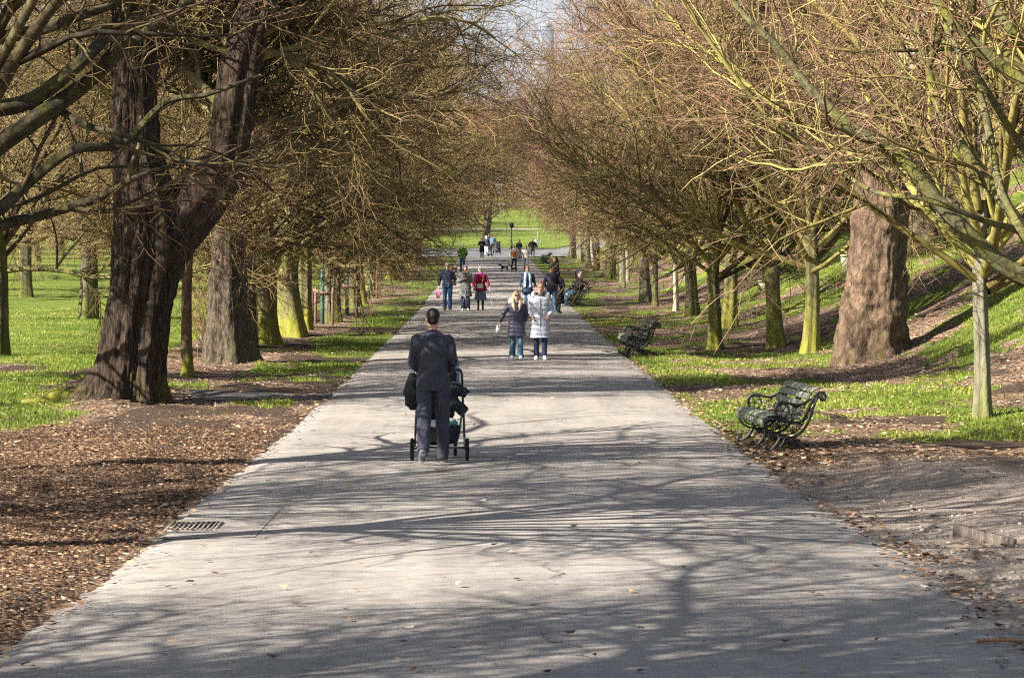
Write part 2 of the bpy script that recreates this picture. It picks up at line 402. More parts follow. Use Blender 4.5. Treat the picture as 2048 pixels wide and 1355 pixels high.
# newer patch of asphalt with the drain in it
Xd, Dd, Zd = at(388, 1056)
M_PATCH = make_asphalt('newer_asphalt_patch', (.19, .175, .158), (.35, .32, .285))
grid(np.linspace(-2.72, -1.93, 12), np.linspace(Dd - 1.0, Dd + 1.7, 16), lambda X, Y: pathz(X, Y) + .0105, 'asphalt_patch', M_PATCH)
M_IRONR = metal('rusty_cast_iron', (.20, .17, .145), .7); M_DARK = cloth('drain_shade', (.012, .012, .012))
dr = thing('drain_grate', 'rectangular slotted iron drain grate set in a pale patch of the path beside the woodchips', 'drain', (Xd, Dd, float(pathz(Xd, Dd)) + .0))
b = MB(); b.box((0, 0, .012), (.40, .62, .006)); b.build('pit_shade', [M_DARK], dr)  # flat near-black plate standing for the shade below the grate
b = MB()
for s_ in (-1, 1): b.box((s_ * .205, 0, .017), (.03, .66, .012)); b.box((0, s_ * .325, .0175), (.38, .03, .012))
b.box((0, 0, .018), (.02, .62, .011))
for k in range(9): b.box((-.168 + k * .042, 0, .0165), (.016, .62, .010))
for k in (-1, 1): b.box((0, k * .16, .0160), (.38, .016, .008))
b.build('frame', [M_IRONR], dr)

# ---------------------------------------------------------------- ground cover
def scatter(n, x0, x1, y0, y1, fn, seed):
    r = np.random.default_rng(seed); X = r.uniform(x0, x1, n); Y = r.uniform(y0, y1, n)
    k = r.uniform(0, 1, n) < fn(X, Y); return X[k], Y[k]
def in_view(X, Y, pad=1.0):
    return (np.abs(X - (1024 - 985) / F * Y) < 1024 / F * Y + pad)
def grass_blades(name, X, Y, hmin, hmax, seed, wid=.006):
    r = np.random.default_rng(seed); n = len(X); Z = ground(X, Y) - .01
    a = r.uniform(0, 6.283, n); h = r.uniform(hmin, hmax, n); lean = r.uniform(.1, .8, n) * h; la = r.uniform(0, 6.283, n)
    w_ = wid * r.uniform(.6, 1.5, n)
    ca, sa = np.cos(a) * w_, np.sin(a) * w_; lx, ly = np.cos(la) * lean, np.sin(la) * lean
    P = np.stack([X, Y, Z], -1)
    A = P + np.stack([-ca, -sa, 0 * ca], -1); B_ = P + np.stack([ca, sa, 0 * ca], -1)
    C_ = P + np.stack([ca * .7 + lx * .35, sa * .7 + ly * .35, h * .6], -1); D_ = P + np.stack([-ca * .7 + lx * .35, -sa * .7 + ly * .35, h * .6], -1)
    E_ = P + np.stack([lx, ly, h], -1)
    V = np.stack([A, B_, C_, D_, E_], 1).reshape(-1, 3); k = np.arange(n)[:, None] * 5
    Q = k + np.array([[0, 1, 2, 3]]); T = k + np.array([[3, 2, 4]])
    v = np.repeat(np.clip(r.uniform(0, .75, n) + .9 * fbm(X * .9, Y * .6, 44) + .12, 0, 1), 5)
    return link(name, mesh(name, V, [Q, T], M_BLADE, attrs={'v': v}, smooth=False))
t = NT('grass_blade'); v_ = t.attr('v')
c_ = t.ramp(v_, [(0, (.030, .062, .010)), (.35, (.095, .145, .018)), (.75, (.20, .245, .033)), (.93, (.35, .34, .08)), (1, (.42, .36, .16))])
tr = t.n('ShaderNodeBsdfTranslucent', {'Color': (.30, .40, .03, 1)}); ms = t.n('ShaderNodeMixShader', {0: .28})
t.L(t.b.outputs[0], ms.inputs[1]); t.L(tr.outputs[0], ms.inputs[2]); t.L(ms.outputs[0], t.t.nodes['Material Output'].inputs['Surface'])
M_BLADE = t.out(c_, .6)
def gmask(X, Y):
    g, _, _ = masks(X, Y); return np.clip(g * (.35 + 1.3 * (vnoise(X * 3, Y * 3, 77) + .5)), 0, 1) * in_view(X, Y) * (((X < PX0 - .02) | (X > PX1 + .02)) * 1)
GX = []; GY = []
for (n, x0, x1, y0, y1, sd_) in ((150000, -13.5, -2.8, 33, 62, 1), (110000, 3.1, 13, 29, 62, 2), (90000, -21, -2.8, 62, 105, 3), (90000, 3.1, 21, 62, 105, 4)):
    X, Y = scatter(n, x0, x1, y0, y1, gmask, sd_)
    GX.append(X); GY.append(Y)
GX = np.concatenate(GX); GY = np.concatenate(GY)
near = GY < 62
g1 = grass_blades('grass', GX, GY, .03, .085, 5, .008); tag(g1, 'short bright green grass growing in patches beside the path', 'grass', kind='stuff')
# weedy tufts, ragged patches of longer grass
def leaves(name, X, Y, smin, smax, seed, mat, lift=.0, curl=.35, onpath=False, long=1.0):
    r = np.random.default_rng(seed); n = len(X)
    Z = np.where((X > PX0) & (X < PX1), pathz(X, Y) + .012, ground(X, Y) + .004) + r.uniform(0, 1, n) * lift
    s = r.uniform(smin, smax, n); a = r.uniform(0, 6.283, n); wd = s * r.uniform(.3, .7, n) / long
    tl = r.normal(0, .35, n); cu = r.uniform(.1, 1, n) * curl * s
    ux, uy = np.cos(a), np.sin(a); vx, vy = -uy, ux
    P = np.stack([X, Y, Z], -1); V = []
    for (u, v, c) in ((-1, 0, .6), (-.2, -1, .25), (.5, -.7, .3), (1, 0, 1), (.4, .75, .5), (-.3, 1, .1)):
        V.append(P + np.stack([ux * u * s + vx * v * wd, uy * u * s + vy * v * wd, c * cu + tl * v * wd * .8 + np.abs(tl) * wd], -1))
    V = np.stack(V, 1).reshape(-1, 3); k = np.arange(n)[:, None] * 6
    Q = np.concatenate([k + np.array([[0, 1, 2, 3]]), k + np.array([[0, 3, 4, 5]])])
    return link(name, mesh(name, V, [Q], mat, attrs={'v': np.repeat(r.uniform(0, 1, n), 6)}, smooth=False))
t = NT('dead_leaf'); v_ = t.attr('v')
c_ = t.ramp(v_, [(0, (.035, .022, .015)), (.3, (.10, .055, .03)), (.6, (.24, .13, .07)), (.82, (.40, .26, .15)), (.95, (.55, .42, .28)), (1, (.62, .55, .45))])
M_LEAF = t.out(c_, .8)
t = NT('wood_chip'); v_ = t.attr('v')
c_ = t.ramp(v_, [(0, (.026, .016, .011)), (.5, (.085, .046, .027)), (.75, (.20, .112, .062)), (.92, (.38, .24, .135)), (1, (.56, .40, .25))])
M_CHIP = t.out(c_, .85)
def chipm(X, Y): return in_view(X, Y, .3) * np.clip(.9 + .6 * vnoise(X * 2, Y * 2, 8), .15, 1) * (X < PX0 - .0 + .12 * vnoise(X * 5, Y * 5, 3)) * (1 - .97 * sst(32, 41, Y + 3 * vnoise(X, Y, 4)))
X, Y = scatter(300000, -7.6, -2.6, 14, 43, chipm, 12)
tag(leaves('wood_chips', X, Y, .007, .025, 13, M_CHIP, .015, .5, long=1.1), 'brown woodchip and leaf mulch covering the ground beside the path', 'woodchips', kind='stuff')
def leafm(X, Y):
    g, l, d = masks(X, Y)
    m = np.clip(l * .9 + .06, 0, 1) * (1 - .45 * g) * (.25 + 1.2 * (vnoise(X * 2.2, Y * 2.2, 91) + .5))
    m = m + 1.2 * np.exp(-((X - PX1 - .12) / .16) ** 2) * (Y < 40) * (vnoise(X * 0, Y * 1.3, 14) > -.05)
    m = m * np.where(d > .4, .25, 1)
    return np.clip(m, 0, 1) * in_view(X, Y) * ((X < PX0 - .02) | (X > PX1 - .1))
LX = []; LY = []
for (n, x0, x1, y0, y1, sd_) in ((26000, -14, -2.8, 33, 70, 21), (46000, 3.0, 14, 17, 60, 22), (26000, 3.1, 20, 60, 100, 23), (9000, 3.0, 4.0, 15, 40, 25)):
    X, Y = scatter(n, x0, x1, y0, y1, leafm, sd_); LX.append(X); LY.append(Y)
r_ = np.random.default_rng(77); LX.append(r_.uniform(-2.8, 3.1, 260)); LY.append(14.5 + 45 * r_.uniform(0, 1, 260) ** 1.5)
LX.append(PX0 + np.abs(r_.normal(0, .14, 700))); LY.append(r_.uniform(14, 60, 700)); LX.append(PX1 - np.abs(r_.normal(0, .16, 900))); LY.append(r_.uniform(14, 60, 900))
LX = np.concatenate(LX); LY = np.concatenate(LY)
tag(leaves('fallen_leaves', LX, LY, .016, .042, 24, M_LEAF, .012, .6), 'dry brown fallen leaves scattered over soil, grass and path edges', 'fallen leaves', kind='stuff')
# loose clods along the trampled left edge
b = MB(); r_ = random.Random(5)
for k in range(420):
    yy = r_.uniform(16, 36) if k > 120 else r_.uniform(25.5, 31); xx = PX0 - .08 - abs(r_.gauss(0, .13 if k > 120 else .3)); s_ = r_.uniform(.012, .045)
    b.ell((xx, yy, float(ground(xx, yy)) + s_ * .2), (s_ * r_.uniform(.7, 1.5), s_, s_ * .6), 5)
t = NT('soil_clod'); nf = t.noise(40, 4, .7, t.coord()); t.bump(nf.outputs[0], .8, .01)
M_CLOD = t.out(t.ramp(nf.outputs[0], [(.3, (.03, .022, .018)), (.7, (.085, .065, .05))]), .95)
tag(b.build('soil_clods', [M_CLOD], smooth=True), 'dark clods of soil along the left edge of the path', 'soil', kind='stuff')
b = MB(); r_ = random.Random(9)
for k in range(700):
    yy = r_.uniform(15, 31); xx = PX1 + abs(r_.gauss(0, 1.2)); s_ = r_.uniform(.006, .022)
    b.ell((xx, yy, float(ground(xx, yy)) + s_ * .2), (s_ * r_.uniform(.7, 1.5), s_, s_ * .6), 4)
M_STONE = bark('small_stone', (.16, .13, .11), (.42, .37, .32), (.1, .1, .1), 0, 1, 30, base_moss=False, bumpd=.003)
tag(b.build('stones', [M_STONE]), 'small stones and grit on the trodden bare ground at the right', 'stones', kind='stuff')
# board edging half buried at the right
M_BOARD = bark('weathered_board', (.08, .066, .055), (.24, .20, .17), (.1, .12, .05), 0, .1, 30, base_moss=False, bumpd=.005)
x_, d_, z_ = at(1967, 1082)
tag(MB().box((0, 0, .02), (.05, 1.1, .12)).build('edging_board', [M_BOARD], loc=(x_, d_, z_), rot=(0, R(6), R(14))), 'short weathered timber board half buried in the dusty ground at the right', 'board')
b = MB(); b.tube([(-.15, 0, 0), (-.04, .01, .01), (.06, -.01, .006), (.14, .0, 0)], [.008, .012, .012, .007], 6)
x_, d_, z_ = at(2005, 1290); M_STICK = bark('stick_wood', (.16, .07, .03), (.42, .2, .09), (.2, .1, .05), 0, .2, 30, base_moss=False, bumpd=.003)
tag(b.build('stick', [M_STICK], loc=(x_, d_, z_ + .02)), 'short orange brown stick lying on the path edge at the bottom corner', 'stick')

# ================================================================== TREES
def make_twig_mat(name, thin1, thin2, mid, moss1, moss2):
    t = NT(name); co = t.coord(); r = t.attr('rad')
    n = t.noise(6, 4, .7, co); n2 = t.noise(40, 3, .7, co); nb = t.noise(.9, 3, .6, co)
    thin = t.mix(t.ramp(nb.outputs[0], [(.42, (0, 0, 0)), (.58, (1, 1, 1))]), thin1, thin2)
    moss = t.ramp(n.outputs[0], [(.35, moss1), (.62, moss2)])
    moss = t.mix(.35, moss, t.ramp(n2.outputs[0], [(.35, (.05, .045, .03)), (.7, (.30, .30, .22))]))
    f1 = t.n('ShaderNodeMapRange', {0: r, 1: .0045, 2: .009}); f2 = t.n('ShaderNodeMapRange', {0: r, 1: .009, 2: .024})
    col = t.mix(f1.outputs[0], thin, mid); col = t.mix(f2.outputs[0], col, moss)
    col = t.mix(1.0, col, t.ramp(t.attr('v'), [(0, (.22, .18, .17)), (.35, (.55, .44, .40)), (.65, (.92, .82, .72)), (1, (1.30, 1.25, 1.05))]), 'MULTIPLY')  # random strand brightness puts crown light-and-shade contrast into the colour
    t.bump(n2.outputs[0], .5, .01)
    return t.out(col, .8)
MT_R = make_twig_mat('branches_right', (.27, .165, .12), (.25, .185, .12), (.26, .245, .10), (.15, .145, .03), (.38, .37, .08))
MT_L = make_twig_mat('branches_left', (.25, .17, .11), (.31, .25, .105), (.20, .18, .08), (.07, .065, .02), (.20, .185, .05))
MT_N = make_twig_mat('branches_near_left', (.20, .14, .08), (.22, .17, .07), (.12, .10, .055), (.04, .036, .018), (.14, .13, .035))
MT_F = make_twig_mat('branches_far', (.32, .155, .115), (.28, .15, .115), (.22, .145, .11), (.12, .10, .055), (.22, .19, .1))
BK_GREEN = bark('mossy_bark', (.055, .048, .027), (.25, .23, .115), (.265, .26, .042), .38, .15, 9)
BK_GREY = bark('grey_green_bark', (.095, .088, .06), (.25, .235, .165), (.18, .19, .05), .12, .3, 7)
BK_OLD = bark('old_chestnut_bark', (.008, .0055, .004), (.105, .072, .050), (.17, .145, .04), -.15, .16, 17, bumpd=.16)
BK_RUG = bark('rugged_bark', (.020, .015, .010), (.17, .13, .095), (.10, .10, .04), .02, .35, 16, bumpd=.09)
BK_PLANE = bark('plane_bark', (.026, .017, .011), (.215, .145, .095), (.14, .15, .03), -.2, .6, 7, bumpd=.12)
BK_PALE = bark('pale_smooth_bark', (.24, .215, .155), (.42, .38, .28), (.2, .2, .1), 0, .8, 4, base_moss=False)
BK_DARK = bark('dark_bark', (.045, .04, .028), (.15, .13, .085), (.13, .14, .035), .3, .15, 10)
BK_RED = bark('reddish_young_bark', (.045, .030, .020), (.17, .10, .062), (.20, .20, .03), .25, .3, 12)

def nrm(a): return a / (np.linalg.norm(a, axis=-1, keepdims=True) + 1e-9)
def polylines(g, P, d, L, r0, r1, nseg, wob, up=0.0, drop=0.0):
    """P,d (N,3) -> points (N,nseg+1,3), radii (N,nseg+1)"""
    N = len(P); pts = np.zeros((N, nseg + 1, 3)); pts[:, 0] = P; d = nrm(d.copy())
    up = np.broadcast_to(np.asarray(up, float), (N,))
    for i in range(nseg):
        d = d + g.normal(0, wob, (N, 3)); d[:, 2] += up - drop * i / nseg; d = nrm(d)
        pts[:, i + 1] = pts[:, i] + d * (L / nseg)[:, None]
    t = np.linspace(0, 1, nseg + 1)[None]
    rad = np.asarray(r0)[:, None] * (1 - t) ** .8 + np.asarray(r1)[:, None] * t
    rad = np.maximum(rad, np.asarray(r1)[:, None])
    return pts, rad
def spawn(g, pts, rad, k, t0, t1, ang, av, flat=.6, ratio=.62):
    N, n, _ = pts.shape; nseg = n - 1
    t = (np.arange(k)[None] + g.uniform(0, 1, (N, k))) / k; t = t0 + (t1 - t0) * t
    f = t * nseg; i = np.minimum(f.astype(int), nseg - 1); fr = (f - i)[..., None]
    a = np.arange(N)[:, None]
    P = pts[a, i] * (1 - fr) + pts[a, i + 1] * fr; T = nrm(pts[a, i + 1] - pts[a, i])
    r = (rad[a, i] * (1 - fr[..., 0]) + rad[a, i + 1] * fr[..., 0]) * ratio
    q = g.normal(0, 1, (N, k, 3)); q[..., 2] *= flat; q = q - T * (q * T).sum(-1, keepdims=True); q = nrm(q)
    an = g.normal(ang, av, (N, k))[..., None]
    d = np.cos(an) * T + np.sin(an) * q
    return P.reshape(-1, 3), d.reshape(-1, 3), r.reshape(-1), t.reshape(-1)
def tubes(pts, rad, m):
    N, n, _ = pts.shape
    T = np.gradient(pts, axis=1); T = nrm(T)
    ref = np.where(np.abs(T[:, :1, 2:3]) > .9, np.array([1., .1, 0]), np.array([.05, .1, 1.]))
    U = nrm(np.cross(T, np.broadcast_to(ref, T.shape))); W = np.cross(T, U)
    a = np.arange(m) * 2 * np.pi / m + .4
    V = pts[:, :, None] + rad[:, :, None, None] * (np.cos(a)[None, None, :, None] * U[:, :, None] + np.sin(a)[None, None, :, None] * W[:, :, None])
    idx = np.arange(N * n * m).reshape(N, n, m); nx = np.roll(idx, -1, 2)
    Q = np.stack([idx[:, :-1], nx[:, :-1], nx[:, 1:], idx[:, 1:]], -1).reshape(-1, 4)
    return V.reshape(-1, 3), Q, np.repeat(rad.reshape(-1), m)
class Crown:
    def __init__(s): s.V = []; s.Q = []; s.R = []; s.S = []; s.n = 0; s.g = np.random.default_rng(1)
    def put(s, pts, rad, m):
        V, Q, r = tubes(pts, rad, m); s.V.append(V); s.Q.append(Q + s.n); s.R.append(r); s.n += len(V); s.S.append(np.repeat(s.g.uniform(0, 1, len(pts)), pts.shape[1] * m))
    def mesh(s, name, mat):
        return mesh(name, np.concatenate(s.V), [np.concatenate(s.Q)], mat, attrs={'rad': np.concatenate(s.R), 'v': np.concatenate(s.S)})
def grow(seed, P, d, L, r0, up=.02, k=(14, 13, 9), Ls=(2.9, 1.25, .42), wob=(.09, .13, .2, .25), t0=.16, twig=.0032, drop=.035, crown=None, sides=(7, 4, 3, 3), segs=(11, 7, 5, 2), keep_top=14.0, spread=(.75, .8, .8)):
    g = np.random.default_rng(seed); c = crown or Crown()
    L = np.asarray(L, float); r0 = np.asarray(r0, float)
    p1, q1 = polylines(g, np.asarray(P, float), np.asarray(d, float), L, r0, np.full(len(L), .012), segs[0], wob[0], up, drop)
    c.put(p1, q1, sides[0])
    P, D, r, t = spawn(g, p1, q1, k[0], t0, 1.0, spread[0], .22, .8)
    L2 = Ls[0] * (1.15 - .65 * t) * g.uniform(.6, 1.3, len(t)) * np.repeat(L / L.mean(), k[0])
    p2, q2 = polylines(g, P, D, L2, np.clip(r, .009, .05), np.full(len(r), .005), segs[1], wob[1], .015, drop)
    c.put(p2, q2, sides[1])
    P, D, r, t = spawn(g, p2, q2, k[1], .12, 1.0, spread[1], .25, .6)
    L3 = Ls[1] * (1.15 - .6 * t) * g.uniform(.5, 1.4, len(t))
    p3, q3 = polylines(g, P, D, L3, np.clip(r, .0055, .016), np.full(len(r), twig * 1.15), segs[2], wob[2], .01, drop)
    c.put(p3, q3, sides[2])
    P, D, r, t = spawn(g, p3, q3, k[2], .12, 1.0, spread[2], .3, .7)
    L4 = Ls[2] * g.uniform(.4, 1.5, len(t))
    p4, q4 = polylines(g, P, D, L4, np.clip(r, twig, .006), np.full(len(r), twig * .75), segs[3], wob[3], 0, drop)
    c.put(p4, q4, sides[3])
    return c
def trunk(name, pts, rad, mat, lobes=5, lobe=.12, flare=.6, seed=0, sides=48, sub=6, rough=.03, flare_h=.5, root_dir=None, cap=True, burl=0.0):
    """tapered trunk with fluting, bark ridges and a root flare in real relief"""
    P, r = catmull(np.asarray(pts, float), np.asarray(rad, float), sub)
    T = nrm(np.gradient(P, axis=0)); ref = np.array([0, 1., 0]); U = nrm(np.cross(np.broadcast_to(ref, T.shape), T)); W = np.cross(T, U)
    a = np.linspace(0, 2 * np.pi, sides, endpoint=False)
    g = np.random.default_rng(seed); ph = g.uniform(0, 6.28, 4)
    h = P[:, 2] - P[0, 2]; fl = np.exp(-np.maximum(h, 0) / flare_h)[:, None] * flare
    A = a[None] + 0 * h[:, None]; H = h[:, None] + 0 * A
    ridge = np.cos(A * lobes + ph[0] + .35 * H + .5 * np.sin(A * 2 + ph[1])); ridge2 = np.cos(A * (lobes + 3) + ph[2] - .2 * H)
    R_ = r[:, None] * (1 + lobe * (.6 + 1.2 * fl) * ridge + lobe * .5 * ridge2 * (1 + fl)) + r[:, None] * fl * (.55 + .6 * np.maximum(ridge, 0))
    R_ = R_ - rough * .8 * r[:, None] * np.exp(-(vnoise(A * 9 + 3, H * .9 + seed, seed + 2) * 7) ** 2)
    R_ = R_ + rough * r[:, None] * 2 * fbm(A * 6 + 20, H * 1.5 + seed, seed, 3) + rough * r[:, None] * fbm(A * 16 + 50, H * 5, seed + 9, 3)
    if burl: R_ = R_ + burl * r[:, None] * np.maximum(0, fbm(A * 1.3 + 5, H * 1.6, seed + 4, 3) + .05) + burl * .35 * r[:, None] * vnoise(A * 2, H * 9, 3) * np.exp(-((h[:, None] - 1.6) / .9) ** 2)
    if root_dir is not None: R_ = R_ + r[:, None] * fl * 1.5 * np.maximum(0, np.cos(A - root_dir)) ** 6
    V = P[:, None] + R_[..., None] * (np.cos(A)[..., None] * U[:, None] + np.sin(A)[..., None] * W[:, None])
    n = len(P); idx = np.arange(n * sides).reshape(n, sides); nx = np.roll(idx, -1, 1)
    Q = np.stack([idx[:-1], nx[:-1], nx[1:], idx[1:]], -1).reshape(-1, 4)
    V = V.reshape(-1, 3); T_ = np.stack([nx[-1], np.full(sides, len(V)), idx[-1]], -1)[:, ::-1]; V = np.vstack([V, P[-1]])
    return mesh(name, V, [Q, T_], mat)
def limb_starts(g, n, z0, z1, rt, lean=.10, amin=.25, amax=1.25, Lm=7.2):
    az = (np.arange(n) * 2.39996 + g.uniform(-.3, .3, n)); u = g.permutation(n) / (n - 1)
    pol = amin + (amax - amin) * (1 - u) ** 1.1 + g.normal(0, .06, n); z = z0 + (z1 - z0) * u
    d = np.stack([np.sin(pol) * np.cos(az), np.sin(pol) * np.sin(az), np.cos(pol)], -1)
    P = np.stack([np.cos(az) * rt * .55, np.sin(az) * rt * .55, z], -1)
    L = Lm * (1.22 - .30 * pol + lean * np.cos(az) * np.sin(pol)) * g.uniform(.85, 1.12, n)
    up = np.where(pol > .7, .045 * (pol - .5), -.008)
    return P, d, L, up
VAR = []
def avenue_variant(seed, n=13, th=2.5, rt=.17, Lm=6.6, amax=1.25, **kw):
    g = np.random.default_rng(seed)
    P, d, L, up = limb_starts(g, n, th - .55, th + .75, rt, Lm=Lm, amax=amax)
    c = grow(seed + 100, P, d, L, g.uniform(.5, .8, n) * rt * .62, up=up, **kw)
    b = g.normal(0, .035, 4)
    tr_ = trunk('trunk', [(0, 0, -.25), (0, 0, 0), (b[0], b[1], th * .35), (b[0] + b[2], b[1], th * .7), (b[2], b[3], th), (0, 0, th + .8)], [rt * 1.25, rt * 1.18, rt, rt * .94, rt * 1.0, rt * .55], BK_GREEN, lobes=4, lobe=.12, flare=.55, seed=seed, sides=28, sub=5, flare_h=.35, rough=.05)
    return tr_, c.mesh('crown', MT_R)
for s_ in range(5): VAR.append(avenue_variant(31 + s_ * 7, n=13 + s_ % 3, Lm=7.0, amax=1.32, k=(14, 12, 4), twig=.0042, Ls=(2.9, 1.35, .55), wob=(.10, .15, .24, .3), drop=.02))
VARR = [avenue_variant(231 + s_ * 3, n=16, Lm=7.0, amax=1.12, th=2.4, k=(14, 11, 4), twig=.0042, Ls=(2.6, 1.3, .55), drop=.0, wob=(.08, .12, .20, .28), spread=(.62, .7, .8)) for s_ in range(3)]
HIGH = [avenue_variant(61 + s_, n=18, th=4.2, rt=.15, Lm=6.9, amax=1.05, k=(13, 8, 3), twig=.0045, Ls=(2.6, 1.2, .45), wob=(.13, .16, .25, .3)) for s_ in range(2)]
MIDH = [avenue_variant(72, n=14, th=3.3, rt=.2, Lm=7.4, amax=1.08, k=(9, 7, 3), twig=.0036, Ls=(2.8, 1.2, .45), wob=(.13, .16, .25, .3))]
VARF = [avenue_variant(131 + s_ * 5, n=13, Lm=6.5, amax=.98, th=3.0, k=(13, 10, 4), twig=.005, Ls=(2.6, 1.2, .5), drop=.0, wob=(.10, .15, .24, .3)) for s_ in range(3)]
# a lighter variant for the woods behind
FAR = [avenue_variant(91 + s_, n=15, th=3.5, rt=.22, Lm=9.5, k=(13, 10, 6), Ls=(3.6, 1.7, .7), twig=.0065, segs=(9, 5, 3, 1)) for s_ in range(2)]
def avenue_tree(v, loc, rz, scale, label, group, tm, cm, cat_='tree', name='avenue_tree', rscale=1.0):
    t_, c_ = v
    o = thing(name, label, cat_, loc, rz, group); o.scale = (scale, scale, scale)
    a = link('trunk', t_, o); b = link('crown', c_, o); a.scale = (rscale, rscale, 1)
    for ob, m in ((a, tm), (b, cm)):
        ob.material_slots[0].link = 'OBJECT'; ob.material_slots[0].material = m
    return o
rr = random.Random(3)
ORD = ['first', 'second', 'third', 'fourth', 'fifth', 'sixth', 'seventh', 'eighth', 'ninth', 'tenth', 'eleventh', 'twelfth', 'thirteenth', 'fourteenth', 'fifteenth', 'sixteenth',
       'seventeenth', 'eighteenth', 'nineteenth', 'twentieth', 'twenty-first', 'twenty-second', 'twenty-third', 'twenty-fourth', 'twenty-fifth', 'twenty-sixth', 'twenty-seventh', 'twenty-eighth', 'twenty-ninth', 'thirtieth']
GL = 'avenue trees along the left verge'; GR = 'avenue trees along the right verge'
# --- left row: (px, py, trunk radius scale, bark, tree scale, label)
LEFT = [(530, 688, 1.75, BK_GREEN, 1.0, 'thick double-ribbed yellow-green mossy trunk just beyond the rugged dark trunk'),
        (494, 694, 1.35, BK_DARK, .95, 'dark bare tree half hidden behind the rugged trunk on the left'),
        (585, 671, 1.9, BK_GREEN, 1.0, 'stout mossy trunk with a forked ridge up its front in the left row'),
        (609, 661, 1.2, BK_GREEN, 1.0, 'bright yellow-green upright trunk right behind the stout forked-ridge one'),
        (656, 646, .75, BK_GREY, .85, 'slim leaning grey tree beside the first staked sapling on the left'),
        (672, 645, .95, BK_DARK, .95, 'straight dark brown trunk between the two staked saplings on the left'),
        (706, 616, 1.5, BK_DARK, 1.0, 'dark flared trunk just behind the second staked sapling on the left'),
        (722, 608, 1.2, BK_GREEN, 1.0, 'mossy trunk with spreading root foot beyond the second staked sapling')]
used = set()
for i_, (px_, py_, rs_, bm_, sc_, lab_) in enumerate(LEFT):
    x_, d_, z_ = at(px_, py_)
    avenue_tree(VAR[i_ % 5], (x_, d_, z_), rr.uniform(-.7, .7), sc_, lab_, GL, bm_, MT_L, rscale=rs_)
dd = 123.0; k_ = 0
while dd < 228:
    x_ = -5.7 + rr.uniform(-.5, .3)
    avenue_tree(VARF[rr.randrange(3)], (x_, dd, float(ground(x_, dd))), rr.uniform(-.7, .7), rr.uniform(.92, 1.08), f'bare avenue tree on the far left verge, {ORD[k_]} beyond the last staked sapling', GL, [BK_DARK, BK_GREEN][k_ % 2], MT_L if dd < 150 else MT_F, rscale=rr.uniform(1.0, 1.7))
    dd += rr.uniform(7.5, 10.5); k_ += 1
# --- right row
RIGHT = [(1965, 836, .66, BK_GREY, 1.0, 'smooth pale grey-green pole-like trunk nearest on the right, with mossy forked limbs'),
         (1620, 706, .95, BK_GREEN, 1.0, 'bright yellow-green mossy tree with fanned limbs just left of the huge plane trunk'),
         (1552, 693, 1.08, BK_GREEN, 1.0, 'leaning pale mossy tree with flared foot, second to the left of the huge plane trunk'),
         (1430, 697, .98, BK_GREEN, .9, 'olive mossy trunk standing beside the shadow of the second empty bench'),
         (1458, 655, 1.15, BK_GREEN, 1.05, 'wide-footed yellow-green tree directly behind the one by the second bench'),
         (1385, 633, 1.12, BK_DARK, 1.0, 'dark brown upright tree beyond the second empty bench on the right'),
         (1352, 622, .58, BK_PALE, .85, 'thin pale whitish trunk beyond the second empty bench'),
         (1310, 612, .62, BK_DARK, .9, 'thin dark grey trunk between the pale thin one and the close far cluster'),
         (1293, 604, 1.15, BK_GREY, 1.0, 'pale trunk at the near end of the close cluster on the far right verge')]
for i_, (px_, py_, rs_, bm_, sc_, lab_) in enumerate(RIGHT):
    x_, d_, z_ = at(px_, py_)
    avenue_tree(VARR[(i_ * 2 + 1) % 3], (x_, d_, z_), math.pi + rr.uniform(-.7, .7), sc_, lab_, GR, bm_, MT_R, rscale=rs_)
dd = 134.0; k_ = 0
while dd < 232:
    x_ = 6.7 + rr.uniform(-.4, .5)
    avenue_tree(VARF[rr.randrange(3)], (x_, dd, float(ground(x_, dd))), math.pi + rr.uniform(-.7, .7), rr.uniform(.92, 1.08), f'bare avenue tree on the far right verge, {ORD[k_]} beyond the pale cluster trunk', GR, [BK_GREY, BK_PALE, BK_DARK][k_ % 3], MT_R if dd < 150 else MT_F, rscale=rr.uniform(.9, 1.3))
    dd += rr.uniform(7.0, 9.5); k_ += 1
